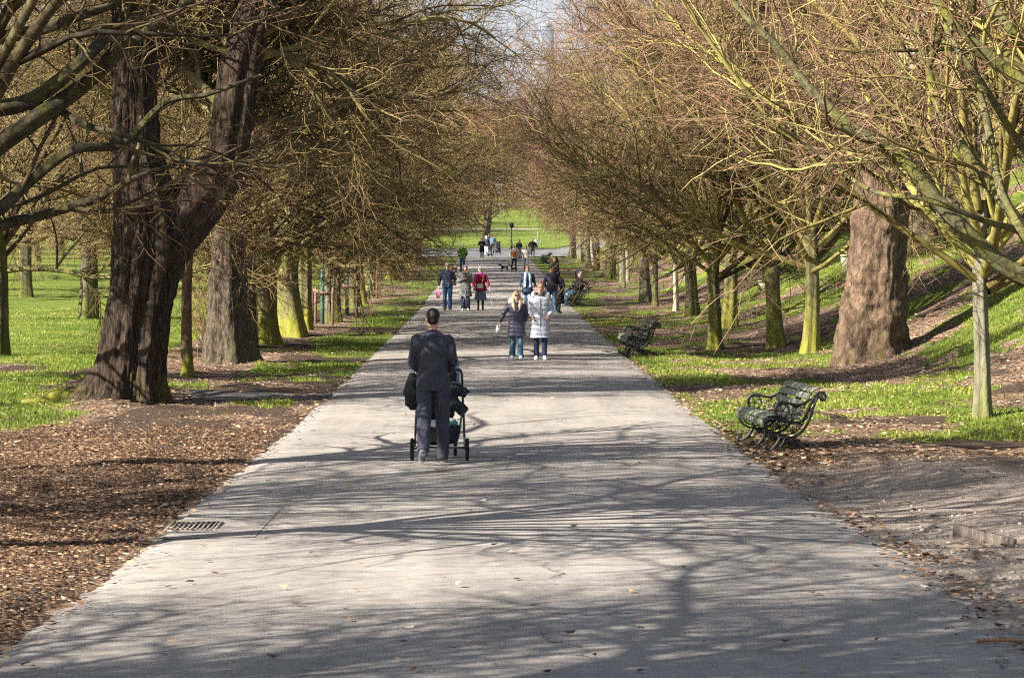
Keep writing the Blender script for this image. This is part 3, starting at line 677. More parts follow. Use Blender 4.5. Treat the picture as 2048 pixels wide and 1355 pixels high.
# --- trees standing just outside the frame whose limbs hang into it and whose shade falls on the path; some are added for that shade
for (x_, d_, rz_, v_, sc_, lab_, bm_, mt_) in (
        (-6.3, 29.5, .1, 0, 1.05, 'tree just out of frame at the left, dark limbs sweeping across the upper left corner', BK_GREEN, MT_N),
        (-6.6, 20.0, -.5, 2, 1.0, 'tree out of frame beside the near left path edge, casting branch shadows', BK_GREEN, MT_L),
        (-6.4, 10.0, .5, 3, 1.05, 'tree out of frame left of the camera, shading the bottom of the path', BK_GREEN, MT_L),
        (-6.6, 3.5, .2, 1, 1.05, 'tree out of frame behind the camera on the left', BK_GREEN, MT_L),
        (-12.6, 20.5, 1.2, 1, 1.1, 'tree added out of frame on the left, shading the middle of the path', BK_DARK, MT_L),  # unseen tree, added for striped shade across the path
        (-8.8, 6.8, 4.2, 0, 1.1, 'tree added out of frame between the two left rows, shading the bottom of the picture', BK_DARK, MT_L),  # unseen, added to darken the nearest stretch of path
        (-12.8, 41.5, 2.4, 1, 1.1, 'tree added for shade out of frame on the left, nearer than the fluted trunk', BK_DARK, MT_L),  # unseen, added to throw shade stripes farther along the path
        (-13.2, 50.5, 4.4, 0, 1.0, 'tree added for shade out of frame on the left, beyond the fluted trunk', BK_DARK, MT_L),  # unseen, added for more shade on the middle of the path
        (-9.8, 9.0, .7, 1, .85, 'smaller dense tree added out of frame on the left, shading the path below the camera', BK_DARK, MT_L),  # unseen, added to bring shade back to the nearest path
        (-11.6, 7.6, .2, 0, .95, 'tree out of frame farthest behind on the left meadow edge', BK_DARK, MT_L),
        (7.3, 31.0, 3.0, 4, 1.05, 'tree just out of frame at the right, its yellow-green limb slanting across the plane trunk', BK_GREEN, MT_R)):
    avenue_tree((MIDH[0] if d_ > 28 and x_ > -10 else HIGH[v_ % 2]), (x_, d_, float(ground(x_, d_))), rz_, sc_, lab_, 'trees just outside the frame', bm_, mt_, rscale=1.1)
x_, d_, z_ = at(0, 709)
avenue_tree(VAR[3], (x_, d_, z_), .9, .95, 'dark bare tree cut by the left picture edge, low twigs drooping over meadow', None, BK_DARK, MT_L, rscale=1.1)
# --- the hornbeams and others on the bank behind the right row
x_, d_, z_ = at(1848, 479)
avenue_tree(VAR[0], (x_, d_, z_), 2.0, 1.3, 'rough grey-brown trunk high on the bank behind the huge plane tree', None, BK_RUG, MT_R, rscale=1.7)
gb = 'bare trees up the grassy bank'
for k_, (X_, D_) in enumerate(((14, 84), (21, 96), (13, 128), (19, 140), (26, 122), (16, 160), (24, 165), (32, 150), (15, 190), (24, 200), (36, 188), (17, 225), (30, 230), (44, 222), (28, 262), (44, 268))):
    avenue_tree((VAR + FAR)[k_ % 7], (X_, D_, float(ground(X_, D_))), rr.uniform(0, 6), rr.uniform(1.0, 1.35), 'bare twiggy tree up the grassy bank behind the right hand row of trunks', gb, [BK_DARK, BK_RUG][k_ % 2], MT_R if D_ < 140 else MT_F, rscale=1.3)
gm_ = 'bare trees beyond the left meadow'
for k_, (X_, D_) in enumerate(((-13.5, 92), (-24, 128), (-15, 150), (-30, 168), (-20, 190), (-13, 205), (-34, 205), (-26, 232), (-16, 245), (-42, 240), (-34, 268), (-22, 275), (-50, 275), (-14, 268), (-20, 118), (-28, 148), (-19, 165), (-38, 185), (-25, 205), (-44, 215), (-30, 250), (-40, 255), (-48, 250), (-24, 290), (-36, 292), (-46, 290), (-56, 285), (-18, 222))):
    avenue_tree((VAR + FAR)[(k_ * 3) % 7], (X_, D_, float(ground(X_, D_))), rr.uniform(0, 6), rr.uniform(1.05, 1.45), 'bare twiggy tree across the meadow behind the left hand row of trunks', gm_, [BK_DARK, BK_RUG][k_ % 2], MT_L if D_ < 180 else MT_F, rscale=1.3)
gh = 'bare trees on the rise beyond the lawn'
for k_ in range(34):
    D_ = 330 + 300 * ((k_ * .618) % 1); X_ = (-1 if k_ % 2 else 1) * rr.uniform(.035, .17) * D_ if k_ < 24 else rr.uniform(-.06, .06) * D_ * 1.0
    if k_ >= 24: D_ = 470 + 14 * (k_ - 24)
    if abs(X_) < 14 and D_ < 460: X_ = 18 if k_ % 2 else -19
    sc_ = rr.uniform(1.2, 1.6) if k_ < 24 else rr.uniform(1.15, 1.4)
    avenue_tree(FAR[k_ % 2], (X_, D_, float(ground(X_, D_))), rr.uniform(0, 6), sc_, 'hazy bare tree on the rising ground beyond the sunlit lawn', gh, BK_DARK, MT_F, rscale=1.4)
# forked dark tree standing at the end of the avenue
x_, d_, z_ = at(970, 499, 200)
et = thing('park_tree', 'dark forked tree with low spreading branches at the far end behind the walkers', 'tree', (x_, d_, z_))
link('trunk', trunk('trunk', [(0, 0, -.3), (0, 0, 0), (.1, 0, 1.6), (.25, 0, 3.0), (.5, 0, 4.6), (1.1, 0, 6.5)], [.55, .48, .40, .42, .26, .12], BK_DARK, lobes=4, seed=4, sides=24), et)
g = np.random.default_rng(8); P, d, L, up = limb_starts(g, 13, 2.4, 4.2, .35, lean=0, amin=.3, amax=1.5, Lm=6.0)
link('crown', grow(9, P, d, L, g.uniform(.07, .13, 13), up=up, drop=0, k=(10, 8, 5), twig=.008, Ls=(2.4, 1.2, .5), segs=(8, 5, 3, 1)).mesh('crown', MT_F), et)

# --- big fluted forked chestnut at the left
x_, d_, z_ = at(262, 800)
S = F / d_          # px per metre there
def loc_(px_, py_, dy=0): return ((px_ - 985) / S - x_, dy, CZ - (py_ - 440) / S - z_)
ct = thing('chestnut_tree', 'huge dark fluted old trunk forking into two stems with mossy roots, nearest on the left', 'tree', (x_, d_, z_))
link('trunk', trunk('trunk', [loc_(262, 826), loc_(262, 800), loc_(268, 740), loc_(280, 640), loc_(292, 560), loc_(302, 490), loc_(300, 430), loc_(285, 360), loc_(272, 270), loc_(272, 150), loc_(290, 20), loc_(310, -160), loc_(300, -400)],
     [.52, .49, .45, .46, .50, .56, .50, .43, .36, .33, .30, .25, .12], BK_OLD, lobes=7, lobe=.105, flare=.50, seed=3, sides=200, sub=22, rough=.09, flare_h=.55, root_dir=math.pi * 1.08), ct)
link('stem', trunk('stem', [loc_(318, 560, .05), loc_(345, 470, .05), loc_(392, 410, .1), loc_(438, 350, .1), loc_(462, 260, .1), loc_(478, 150, .1), (loc_(505, 40, .2)), loc_(545, -110, .3), loc_(600, -330, .4)],
     [.30, .44, .43, .36, .32, .32, .29, .22, .10], BK_OLD, lobes=6, lobe=.1, flare=0, seed=6, sides=72, sub=14, rough=.06), ct)
g = np.random.default_rng(77); n = 26
zz = g.uniform(3.6, 8.8, n); az = g.uniform(.1, 3.0, n); side = g.uniform(0, 1, n) < .5
P = np.stack([np.where(side, .1 + .0 * zz, np.interp(zz, [3, 5, 7, 9], [1.1, 1.7, 2.0, 2.6])), np.zeros(n), zz], -1)
d = np.stack([np.cos(az), np.sin(az), g.uniform(.15, .9, n)], -1)
cr_ = grow(78, P, d, g.uniform(2.6, 4.6, n), g.uniform(.05, .11, n), up=.02, k=(13, 11, 6), wob=(.16, .18, .25, .3), Ls=(2.4, 1.1, .4))
g = np.random.default_rng(79)   # dead low sprays across the trunk
link('crown', cr_.mesh('crown', MT_L), ct)
# mossy stump root at its foot
b = MB(); b.ell((0, 0, .02), (.30, .22, .16), 9); b.ell((.2, .1, 0), (.25, .2, .12), 8); b.ell((-.3, -.05, -.02), (.3, .2, .1), 8)
xr, dr_, zr = at(118, 800)
tag(b.build('tree_root', [BK_GREEN], loc=(xr, dr_, zr), fn=lambda V: V * (1 + .25 * fbm(V[:, :1] * 9 + 3, V[:, 1:2] * 9 + V[:, 2:3] * 7, 3))), 'moss-topped hump of root left of the huge fluted trunk', 'root')

# --- slim young tree in front of the rugged trunk, with dry leaves kept on its twigs
def dry_leaves(seed, n, c, s):
    r = np.random.default_rng(seed); P = r.normal(0, 1, (n, 3)) * np.array(s) + np.array(c)
    a = nrm(r.normal(0, 1, (n, 3))); b_ = nrm(np.cross(a, r.normal(0, 1, (n, 3)))); sz = r.uniform(.02, .045, (n, 1))
    V = np.stack([P - a * sz, P - b_ * sz * .45, P + a * sz, P + b_ * sz * .45 + np.cross(a, b_) * sz * .3], 1).reshape(-1, 3)
    return V, (np.arange(n)[:, None] * 4 + np.arange(4)[None])
t = NT('kept_dry_leaf'); nn_ = t.noise(30, 2, .5, t.coord()); M_DRY = t.out(t.ramp(nn_.outputs[0], [(.3, (.13, .055, .025)), (.7, (.38, .18, .09))]), .7)
x_, d_, z_ = at(375, 752); yt = thing('young_tree', 'slim straight reddish-barked young tree with mossy foot between the two big trunks on the left', 'tree', (x_, d_, z_))
link('trunk', trunk('trunk', [(0, 0, -.2), (0, 0, 0), (-.02, 0, 1), (.0, 0, 2), (.06, 0, 3), (-.05, 0, 3.8), (0, 0, 4.6)], [.15, .13, .105, .10, .08, .05, .02], BK_RED, lobes=3, lobe=.05, flare=.3, seed=8, sides=20, flare_h=.2), yt)
g = np.random.default_rng(5); P, d, L, up = limb_starts(g, 14, 1.9, 5.0, .06, lean=.1, amin=.4, amax=1.35, Lm=2.6)
link('crown', grow(6, P, d, L, g.uniform(.015, .04, 14), up=up, k=(9, 7, 4), Ls=(1.1, .5, .2), wob=(.14, .2, .25, .3)).mesh('crown', MT_L), yt)
V, Q = dry_leaves(5, 900, (.1, 0, 3.1), (.9, .8, .9)); link('leaves', mesh('leaves', V, [Q], M_DRY, smooth=False), yt)
# --- rugged second big trunk
x_, d_, z_ = at(462, 724); S = F / d_
ru = thing('old_tree', 'broad rugged grey-brown trunk with swollen foot, second big trunk on the left', 'tree', (x_, d_, z_))
link('trunk', trunk('trunk', [loc_(462, 745), loc_(462, 724), loc_(458, 670), loc_(455, 600), loc_(458, 520), loc_(462, 400), loc_(470, 250), loc_(480, 50), loc_(480, -150)], [.52, .50, .47, .42, .38, .35, .30, .22, .1], BK_RUG, lobes=6, lobe=.07, flare=.50, seed=12, sides=80, sub=12, rough=.10, flare_h=.5), ru)
g = np.random.default_rng(15); n = 20; P, d, L, up = limb_starts(g, n, 3.4, 8.5, .25, lean=.15, amin=.3, amax=1.3, Lm=6.0)
link('crown', grow(16, P, d, L, g.uniform(.05, .11, n), up=up, k=(13, 11, 7), wob=(.13, .15, .22, .3)).mesh('crown', MT_L), ru)
# sucker shoots at its foot
x_, d_, z_ = at(425, 722); g = np.random.default_rng(2); n = 34; az = g.uniform(0, 6.28, n); po = g.uniform(.05, .6, n)
P = np.stack([g.normal(0, .13, n), g.normal(0, .13, n), np.zeros(n)], -1); d = np.stack([np.sin(po) * np.cos(az), np.sin(po) * np.sin(az), np.cos(po)], -1)
c = Crown(); p1, q1 = polylines(g, P, d, g.uniform(.7, 2.0, n), np.full(n, .011), np.full(n, .003), 6, .08, .03); c.put(p1, q1, 4)
P, D, r, t_ = spawn(g, p1, q1, 6, .3, 1, .6, .2); p2, q2 = polylines(g, P, D, g.uniform(.15, .5, len(P)), np.full(len(P), .005), np.full(len(P), .002), 3, .15); c.put(p2, q2, 3)
tag(link('sucker_shoots', c.mesh('sucker_shoots', make_twig_mat('shoots', (.22, .12, .08), (.25, .16, .1), (.2, .13, .09), (.2, .14, .08), (.25, .2, .1))), loc=(x_, d_, z_)), 'clump of thin reddish shoots springing up at the foot of the rugged trunk', 'shrub')
# --- the plane tree
x_, d_, z_ = at(1742, 716); S = F / d_
pl = thing('plane_tree', 'massive warped brown plane tree trunk with knobbly flared base on the right', 'tree', (x_, d_, z_))
link('trunk', trunk('trunk', [loc_(1742, 745), loc_(1742, 716), loc_(1744, 660), loc_(1750, 590), loc_(1754, 520), loc_(1762, 430), loc_(1768, 330), loc_(1760, 240), loc_(1700, 170), loc_(1610, 110), loc_(1520, 40), loc_(1420, -80)], [.78, .73, .69, .64, .59, .56, .56, .53, .42, .36, .30, .24], BK_PLANE, lobes=5, lobe=.05, flare=.26, seed=21, sides=110, sub=16, rough=.05, flare_h=.45, burl=.28), pl)
link('stem', trunk('stem', [loc_(1768, 340, .1), loc_(1790, 240, .15), loc_(1830, 120, .2), loc_(1880, -40, .3), loc_(1930, -240, .3)], [.42, .40, .34, .28, .2], BK_PALE, lobes=4, lobe=.04, flare=0, seed=23, sides=48, sub=10, rough=.04), pl)
g = np.random.default_rng(25); n = 18; P, d, L, up = limb_starts(g, n, 6.0, 9.5, .35, lean=-.2, amin=.3, amax=1.2, Lm=6.0)
link('crown', grow(26, P, d, L, g.uniform(.05, .11, n), up=up, k=(11, 9, 5), wob=(.13, .15, .22, .3)).mesh('crown', MT_R), pl)
# --- staked saplings
M_STAKE = bark('sawn_stake', (.18, .11, .075), (.38, .26, .18), (.2, .2, .1), 0, .1, 30, base_moss=False, bumpd=.004)
M_GUARD = cloth('tree_guard_green', (.10, .17, .13), .7)
for (px_, py_, lab_, hh) in ((645, 648, 'nearer staked sapling with green guard and russet leaves on the left verge', 3.2), (694, 630, 'farther staked sapling between slanting wooden rails on the left verge', 2.6), (738, 597, 'small pale staked sapling farthest along the left verge', 2.4)):
    x_, d_, z_ = at(px_, py_)
    st_ = thing('staked_sapling', lab_, 'sapling', (x_, d_, z_), rr.uniform(-.3, .3), 'staked saplings on the left verge')
    MB().tube([(0, 0, -.1), (.01, 0, 1), (0, .01, 2), (.03, 0, hh)], [.045, .035, .028, .012], 8).build('trunk', [BK_GREY], st_)
    MB().loft([(0, 0, .0), (0, 0, 1.7)], .065, .065, 10).build('tree_guard', [M_GUARD], st_)
    for sx_, sy_ in ((-.32, -.1), (.32, -.15), (-.22, .35)):
        MB().loft([(sx_, sy_, -.1), (sx_, sy_, 1.15), (sx_, sy_, 1.18)], [.04, .04, .03], [.04, .04, .03], 8).build('stake', [M_STAKE], st_)
    MB().box((0, -.125, 1.0), (.66, .02, .09), rot=Matrix.Rotation(.25, 3, 'Y')).build('rail', [M_STAKE], st_)
    g = np.random.default_rng(int(px_)); P, d, L, up = limb_starts(g, 9, 1.8, hh - .2, .03, lean=0, amin=.4, amax=1.3, Lm=1.0)
    link('crown', grow(int(px_) + 1, P, d, L, np.full(9, .012), k=(6, 5, 2), Ls=(.5, .25, .1), twig=.003, segs=(5, 3, 2, 1)).mesh('crown', MT_L), st_)
    V, Q = dry_leaves(int(px_), 1500, (.0, 0, hh - .4), (.75, .6, .5)); link('leaves', mesh('leaves', V, [Q], M_DRY, smooth=False), st_)
# one long smooth mossy limb of the tree outside the right edge is part of that tree
o_ = [o for o in scene.objects if o.get('label', '').startswith('tree just out of frame at the right')][0]
Sx = F / 31.0
def lr(px_, py_, dy=0):
    v = Vector(((px_ - 985) / Sx - o_.location.x, dy, CZ - (py_ - 440) / Sx - o_.location.z)) / 1.05
    v.rotate(Matrix.Rotation(-3.0, 3, 'Z')); return v
def limb_mesh(pts, r_, mat, seed): return trunk('limb', pts, r_, mat, lobes=3, lobe=.05, flare=0, seed=seed, sides=20, sub=10, rough=.13)
BK_LIMB = bark('mossy_limb', (.04, .036, .02), (.19, .18, .09), (.22, .22, .045), .30, 1, 8, base_moss=False)
BK_LIMBL = bark('dark_mossy_limb', (.025, .022, .015), (.11, .095, .055), (.13, .13, .025), .2, 1, 8, base_moss=False)
link('limb', limb_mesh([lr(2230, 680), lr(2120, 585), lr(2010, 535), lr(1900, 430), (lr(1810, 320, .1)), lr(1700, 250, .1), lr(1620, 170, .2), lr(1560, 90, .3), lr(1490, 20, .4), lr(1440, -60, .5)], [.17, .105, .095, .085, .072, .06, .05, .04, .03, .018], BK_LIMB, 1), o_)
link('limb', limb_mesh([lr(2120, 590), lr(2040, 440, .2), lr(1960, 330, .3), lr(1890, 210, .4), lr(1850, 60, .4), lr(1800, -60, .4)], [.10, .07, .06, .048, .035, .022], BK_LIMB, 2), o_)
link('limb', limb_mesh([lr(2240, 420), lr(2130, 250, -.4), lr(2010, 150, -.4), lr(1900, 60, -.5), lr(1830, -30, -.5)], [.12, .085, .07, .05, .035], BK_LIMB, 5), o_)
def limb_twigs(o, limbs, seed, mat, n=22):
    g = np.random.default_rng(seed); P = []; D = []
    for pts in limbs:
        q, _ = catmull(np.array([list(p) for p in pts]), np.zeros(len(pts)), 8); T = nrm(np.gradient(q, axis=0))
        i = g.integers(6, len(q) - 1, n); v = g.normal(0, 1, (n, 3)); P.append(q[i]); D.append(T[i] + .75 * nrm(v))
    P = np.concatenate(P); D = nrm(np.concatenate(D)); N = len(P)
    link('crown', grow(seed, P, D, g.uniform(1.0, 2.6, N), g.uniform(.010, .028, N), up=.04, drop=0, k=(6, 4, 2), Ls=(1.0, .5, .25), wob=(.14, .18, .25, .3), sides=(6, 4, 3, 3), segs=(9, 5, 3, 2), twig=.003).mesh('crown', mat), o)
limb_twigs(o_, [[lr(2120, 585), lr(2010, 535), lr(1900, 430), lr(1810, 320, .1), lr(1700, 250, .1), lr(1620, 170, .2), lr(1560, 90, .3), lr(1490, 20, .4)],
                [lr(2120, 590), lr(2040, 440, .2), lr(1960, 330, .3), lr(1890, 210, .4), lr(1850, 60, .4)], [lr(2240, 420), lr(2130, 250, -.4), lr(2010, 150, -.4), lr(1900, 60, -.5)]], 301, MT_R, 9)
for k_, (pp, r_) in enumerate((([(2300, 500), (2180, 380), (2060, 300), (1960, 180), (1900, 100), (1860, -20)], [.07, .05, .045, .035, .03, .02]),
        ([(2200, 620), (2080, 480), (1960, 440), (1840, 400), (1740, 380), (1640, 300), (1560, 250)], [.06, .045, .035, .03, .025, .02, .012]),
        ([(2260, 300), (2100, 160), (2000, 60), (1940, -40)], [.08, .06, .05, .04]), ([(2200, 640), (2100, 560), (2000, 400), (1985, 250), (1960, 100), (1950, -30)], [.07, .05, .045, .04, .03, .025]))):
    link('limb', limb_mesh([lr(a_, b_, .5 * math.sin(j_ * 1.3 + k_)) for j_, (a_, b_) in enumerate(pp)], r_, BK_LIMB, 40 + k_), o_)
# dark heavy limbs from the tree outside the left edge
o_ = [o for o in scene.objects if o.get('label', '').startswith('tree just out of frame at the left')][0]
Sx = F / 29.5
def ll(px_, py_, dy=0):
    v = Vector(((px_ - 985) / Sx - o_.location.x, dy, CZ - (py_ - 440) / Sx - o_.location.z)) / 1.05
    v.rotate(Matrix.Rotation(-.1, 3, 'Z')); return v
for k_, (pp, r_) in enumerate((([(-220, 420), (-60, 330), (40, 262), (150, 175), (250, 95), (350, 30), (430, -40)], [.17, .12, .11, .095, .075, .055, .04]),
                 ([(-220, 360), (-60, 240), (60, 200), (170, 120), (235, 40), (300, -30)], [.16, .11, .10, .08, .06, .04]),
                 ([(-200, 480), (-70, 430), (0, 420), (60, 360), (150, 300), (240, 285), (330, 205), (420, 190), (520, 150)], [.13, .10, .085, .07, .06, .05, .04, .03, .02]),
                 ([(-200, 120), (-40, 80), (80, 60), (180, 30), (280, -10)], [.12, .09, .08, .06, .05]),
                 ([(-60, 240), (20, 215), (100, 215), (170, 250), (250, 270), (330, 300), (400, 330), (480, 290)], [.06, .055, .05, .045, .035, .03, .02, .012]),
                 ([(-200, 560), (-80, 520), (0, 455), (80, 430), (200, 395), (290, 350), (420, 310)], [.12, .09, .075, .06, .05, .03, .02]))):
    link('limb', limb_mesh([ll(a_, b_, .25 * ((k_ * 7 + j_ * 3) % 5 - 2) * .4) for j_, (a_, b_) in enumerate(pp)], [q_ * .85 for q_ in r_], BK_LIMBL, 10 + k_), o_)

limb_twigs(o_, [[ll(a_, b_) for a_, b_ in pp] for pp in ([(-60, 330), (40, 262), (150, 175), (250, 95), (350, 30)], [(-60, 240), (60, 200), (170, 120), (235, 40)], [(-70, 430), (0, 420), (60, 360), (150, 300), (240, 285), (330, 205), (420, 190)], [(20, 215), (100, 215), (170, 250), (250, 270), (330, 300), (400, 330)], [(-80, 520), (0, 455), (80, 430), (200, 395), (290, 350)])], 307, MT_N, 3)

# ================================================================== BENCHES
M_IRON = metal('black_cast_iron', (.022, .022, .024), .5)
def slat_mat():
    t = NT('bench_slat'); co = t.coord(); n = t.noise(14, 5, .7, t.mapv(co, (1, .25, 1))); n2 = t.noise(3.0, 3, .6, co); n3 = t.noise(70, 3, .7, co)
    c = t.ramp(n.outputs[0], [(.3, (.13, .14, .115)), (.7, (.33, .345, .28))])
    c = t.mix(t.ramp(n2.outputs[0], [(.40, (0, 0, 0)), (.70, (.5, .5, .5))]), c, (.23, .25, .12))
    c = t.mix(.3, c, t.ramp(n3.outputs[0], [(.35, (.05, .055, .045)), (.7, (.3, .3, .26))]))
    t.bump(n.outputs[0], .5, .004); return t.out(c, .75)
M_SLAT = slat_mat()
def spiral(cx, cz, r0, turns, a0, n=14, dirn=1, r1=.008):
    t = np.linspace(0, 1, n); a = a0 + dirn * t * turns * 2 * np.pi; r = r0 * (1 - t) + r1 * t
    return np.stack([cx + r * np.cos(a), 0 * a, cz + r * np.sin(a)], -1)
PROF = [(.02, .36), (0.0, .395), (.02, .43), (.07, .455), (.16, .45), (.28, .425), (.40, .405), (.47, .42), (.515, .50), (.56, .60), (.605, .69), (.645, .76), (.69, .80), (.74, .80)]
def bench_end(arm=True):
    b = MB(); A = lambda P, r, s=7: b.tube(np.asarray(P, float), np.asarray(r) * 1.22, s)
    P3 = lambda L: [(x, 0, z) for x, z in L]
    A(P3([(.03, .33), (.0, .385), (.03, .425), (.10, .44), (.28, .405), (.41, .385), (.50, .42), (.56, .53), (.62, .66), (.67, .74), (.72, .775), (.775, .77), (.80, .725), (.785, .685), (.745, .685), (.735, .72), (.76, .73)]), .017, 8)
    A(P3([(.03, .41), (.02, .33), (.06, .26), (.16, .205), (.30, .19), (.43, .225), (.53, .32), (.60, .45), (.64, .58), (.68, .68), (.72, .74)]), .014)
    A(P3([(.08, .40), (.075, .33), (.12, .265), (.22, .235), (.32, .235), (.42, .28), (.49, .36), (.53, .43)]), .008, 5)
    for (cx, cz, r, a, dn) in ((.13, .33, .045, 0, 1), (.21, .30, .045, 2, -1), (.30, .315, .045, 4, 1), (.38, .32, .04, 1, -1), (.46, .36, .035, 3, 1), (.26, .36, .03, 5, 1), (.17, .38, .03, 2, -1), (.36, .27, .025, 0, 1), (.55, .45, .03, 1, 1), (.595, .55, .03, 4, -1), (.64, .65, .025, 1, 1)):
        A(spiral(cx, cz, r, 1.2, a, 10, dn), .007, 5)
    # legs with scrolled feet and the cross web between them
    A(P3([(.20, .20), (.17, .14), (.13, .085), (.08, .04), (.03, .025), (-.01, .05), (.0, .085), (.03, .085), (.035, .06)]), [.020, .02, .019, .018, .017, .016, .013, .011, .01])
    A(P3([(.27, .20), (.24, .13), (.20, .075), (.13, .03)]), [.014, .012, .011, .010], 6)
    A(P3([(.36, .20), (.41, .15), (.47, .095), (.54, .045), (.61, .025), (.655, .05), (.65, .09), (.61, .095), (.60, .065)]), [.020, .02, .019, .018, .018, .016, .013, .011, .01])
    A(P3([(.30, .20), (.36, .12), (.44, .06), (.53, .025)]), [.014, .012, .011, .010], 6)
    for (cx, cz, r, a) in ((.28, .15, .03, 0), (.16, .09, .022, 2), (.45, .11, .024, 3)): A(spiral(cx, cz, r, 1.1, a, 9), .007, 5)
    if arm:
        c = [(.23 + .088 * math.cos(a), 0, .545 + .088 * math.sin(a)) for a in np.linspace(0, 2 * math.pi, 17)]
        A(c, .012, 7)
        A(P3([(.142, .50), (.135, .56), (.17, .635), (.23, .655), (.32, .635), (.42, .615), (.50, .63), (.575, .67), (.62, .70)]), [.012, .014, .016, .017, .017, .016, .015, .013, .01], 8)
        A(P3([(.23, .455), (.25, .43)]), .012)
        for k in range(5):
            a = k * 2 * math.pi / 5 + .3
            A([(.23 + .018 * math.cos(a), 0, .545 + .018 * math.sin(a)), (.23 + .06 * math.cos(a + .5), 0, .545 + .06 * math.sin(a + .5)), (.23 + .085 * math.cos(a), 0, .545 + .085 * math.sin(a))], .0065, 5)
        b.ell((.23, 0, .545), (.02, .012, .02), 6)
        for (cx, cz, r, a) in ((.38, .55, .04, 0), (.44, .50, .03, 2), (.36, .48, .03, 4), (.46, .58, .025, 1)): A(spiral(cx, cz, r, 1.2, a, 9), .0065, 5)
    return b
def make_bench(label, loc, rz, L=1.65):
    o = thing('park_bench', label, 'bench', loc, rz, 'cast iron benches along the right edge of the path')
    e = [bench_end().build('iron_end', [M_IRON], o, loc=(0, 0, 0)), bench_end().build('iron_end', [M_IRON], o, loc=(0, L, 0)), bench_end(False).build('centre_support', [M_IRON], o, loc=(0, L / 2, 0))]
    b = MB(); b.tube([(.30, 0, .2), (.30, L / 2, .2), (.30, L, .2)], .012, 6); b.build('tie_rod', [M_IRON], o)
    P, _ = catmull(np.array([(x, 0, z) for x, z in PROF]), np.zeros(len(PROF)), 6)
    s = np.concatenate([[0], np.cumsum(np.linalg.norm(np.diff(P, axis=0), axis=1))]); tot = s[-1]
    def piece(s0, s1, y0, y1):
        n = 5; ss = np.linspace(s0, s1, n); q = np.stack([np.interp(ss, s, P[:, 0]), 0 * ss, np.interp(ss, s, P[:, 2])], -1)
        t_ = np.gradient(q, axis=0); t_ /= np.linalg.norm(t_, axis=1)[:, None]; nm = np.stack([-t_[:, 2], 0 * ss, t_[:, 0]], -1)
        b = MB(); V = []
        for i in range(n):
            for (y, h) in ((y0, .018), (y1, .018), (y1, .042), (y0, .042)):
                V.append(q[i] + nm[i] * (h if i not in (0, n - 1) or h < .03 else .036) + np.array([0, y, 0]))
        Q = [[i * 4 + j, i * 4 + (j + 1) % 4, i * 4 + 4 + (j + 1) % 4, i * 4 + 4 + j] for i in range(n - 1) for j in range(4)] + [[3, 2, 1, 0], [4 * n - 4, 4 * n - 3, 4 * n - 2, 4 * n - 1]]
        b.add(V, Q); return b
    edges = [(0, .062), (.067, .135), (.141, .215), (.222, .295), (.302, .37), (.378, .445)]
    for a_, b_ in edges: piece(a_, b_, .012, L - .012).build('seat_slat', [M_SLAT], o, smooth=False)
    st_ = .475; w_ = (tot - st_ - .10) / 4
    for k in range(4): piece(st_ + k * w_, st_ + k * w_ + w_ * .76, .012, L - .012).build('back_slat', [M_SLAT], o, smooth=False)
    piece(tot - .115, tot, .012, L - .012).build('top_rail', [M_SLAT], o, smooth=False)
    return o
def bench_at(px, py, rz, label, sc=1.0, sink=0.02):
    x_, d_, z_ = at(px, py); o = make_bench(label, (x_, d_, z_ - sink + .0), rz); o.scale = (sc, sc, sc); return o
B1 = bench_at(1530, 902, R(7), 'empty ornate bench with grey-green slats, nearest on the right beside the path', .94, .02)
B2 = bench_at(1252, 712, R(3), 'second empty dark ornate bench on the right, its slatted shadow on bare soil')
B3 = bench_at(1140, 612, R(6), 'ornate bench the capped man in jeans is sitting on')
B4 = bench_at(1083, 527, R(4), 'far empty dark bench where the avenue meets the crossing path')

# ================================================================== PEOPLE
M_SKIN = {}
def skin_mat(k, c):
    if k not in M_SKIN:
        t = NT('skin_' + k); n = t.noise(30, 3, .6, t.coord()); t.b.inputs['Subsurface Weight'].default_value = .08
        t.b.inputs['Subsurface Radius'].default_value = (.02, .008, .004)
        M_SKIN[k] = t.out(t.ramp(n.outputs[0], [(.3, tuple(x * .85 for x in c)), (.7, c)]), .55)
    return M_SKIN[k]
skin_mat('fair', (.62, .36, .27)); skin_mat('mid', (.50, .27, .18)); skin_mat('brown', (.26, .13, .08))
M_EYE = cloth('eye_dark', (.03, .02, .018), .3); M_LIP = cloth('lip', (.42, .13, .11), .5); M_SOLE = cloth('sole_rubber', (.55, .52, .48), .7)
def rm(mb, voxel, it=3):
    me, V, N = remeshed(mb, voxel, it)
    q = np.zeros(len(me.loops), np.int32); me.loops.foreach_get('vertex_index', q)
    bpy.data.meshes.remove(me)
    return V, q.reshape(-1, 4), N
def rotv(v, ax, a): return np.array(Matrix.Rotation(a, 3, ax)) @ np.asarray(v, float)
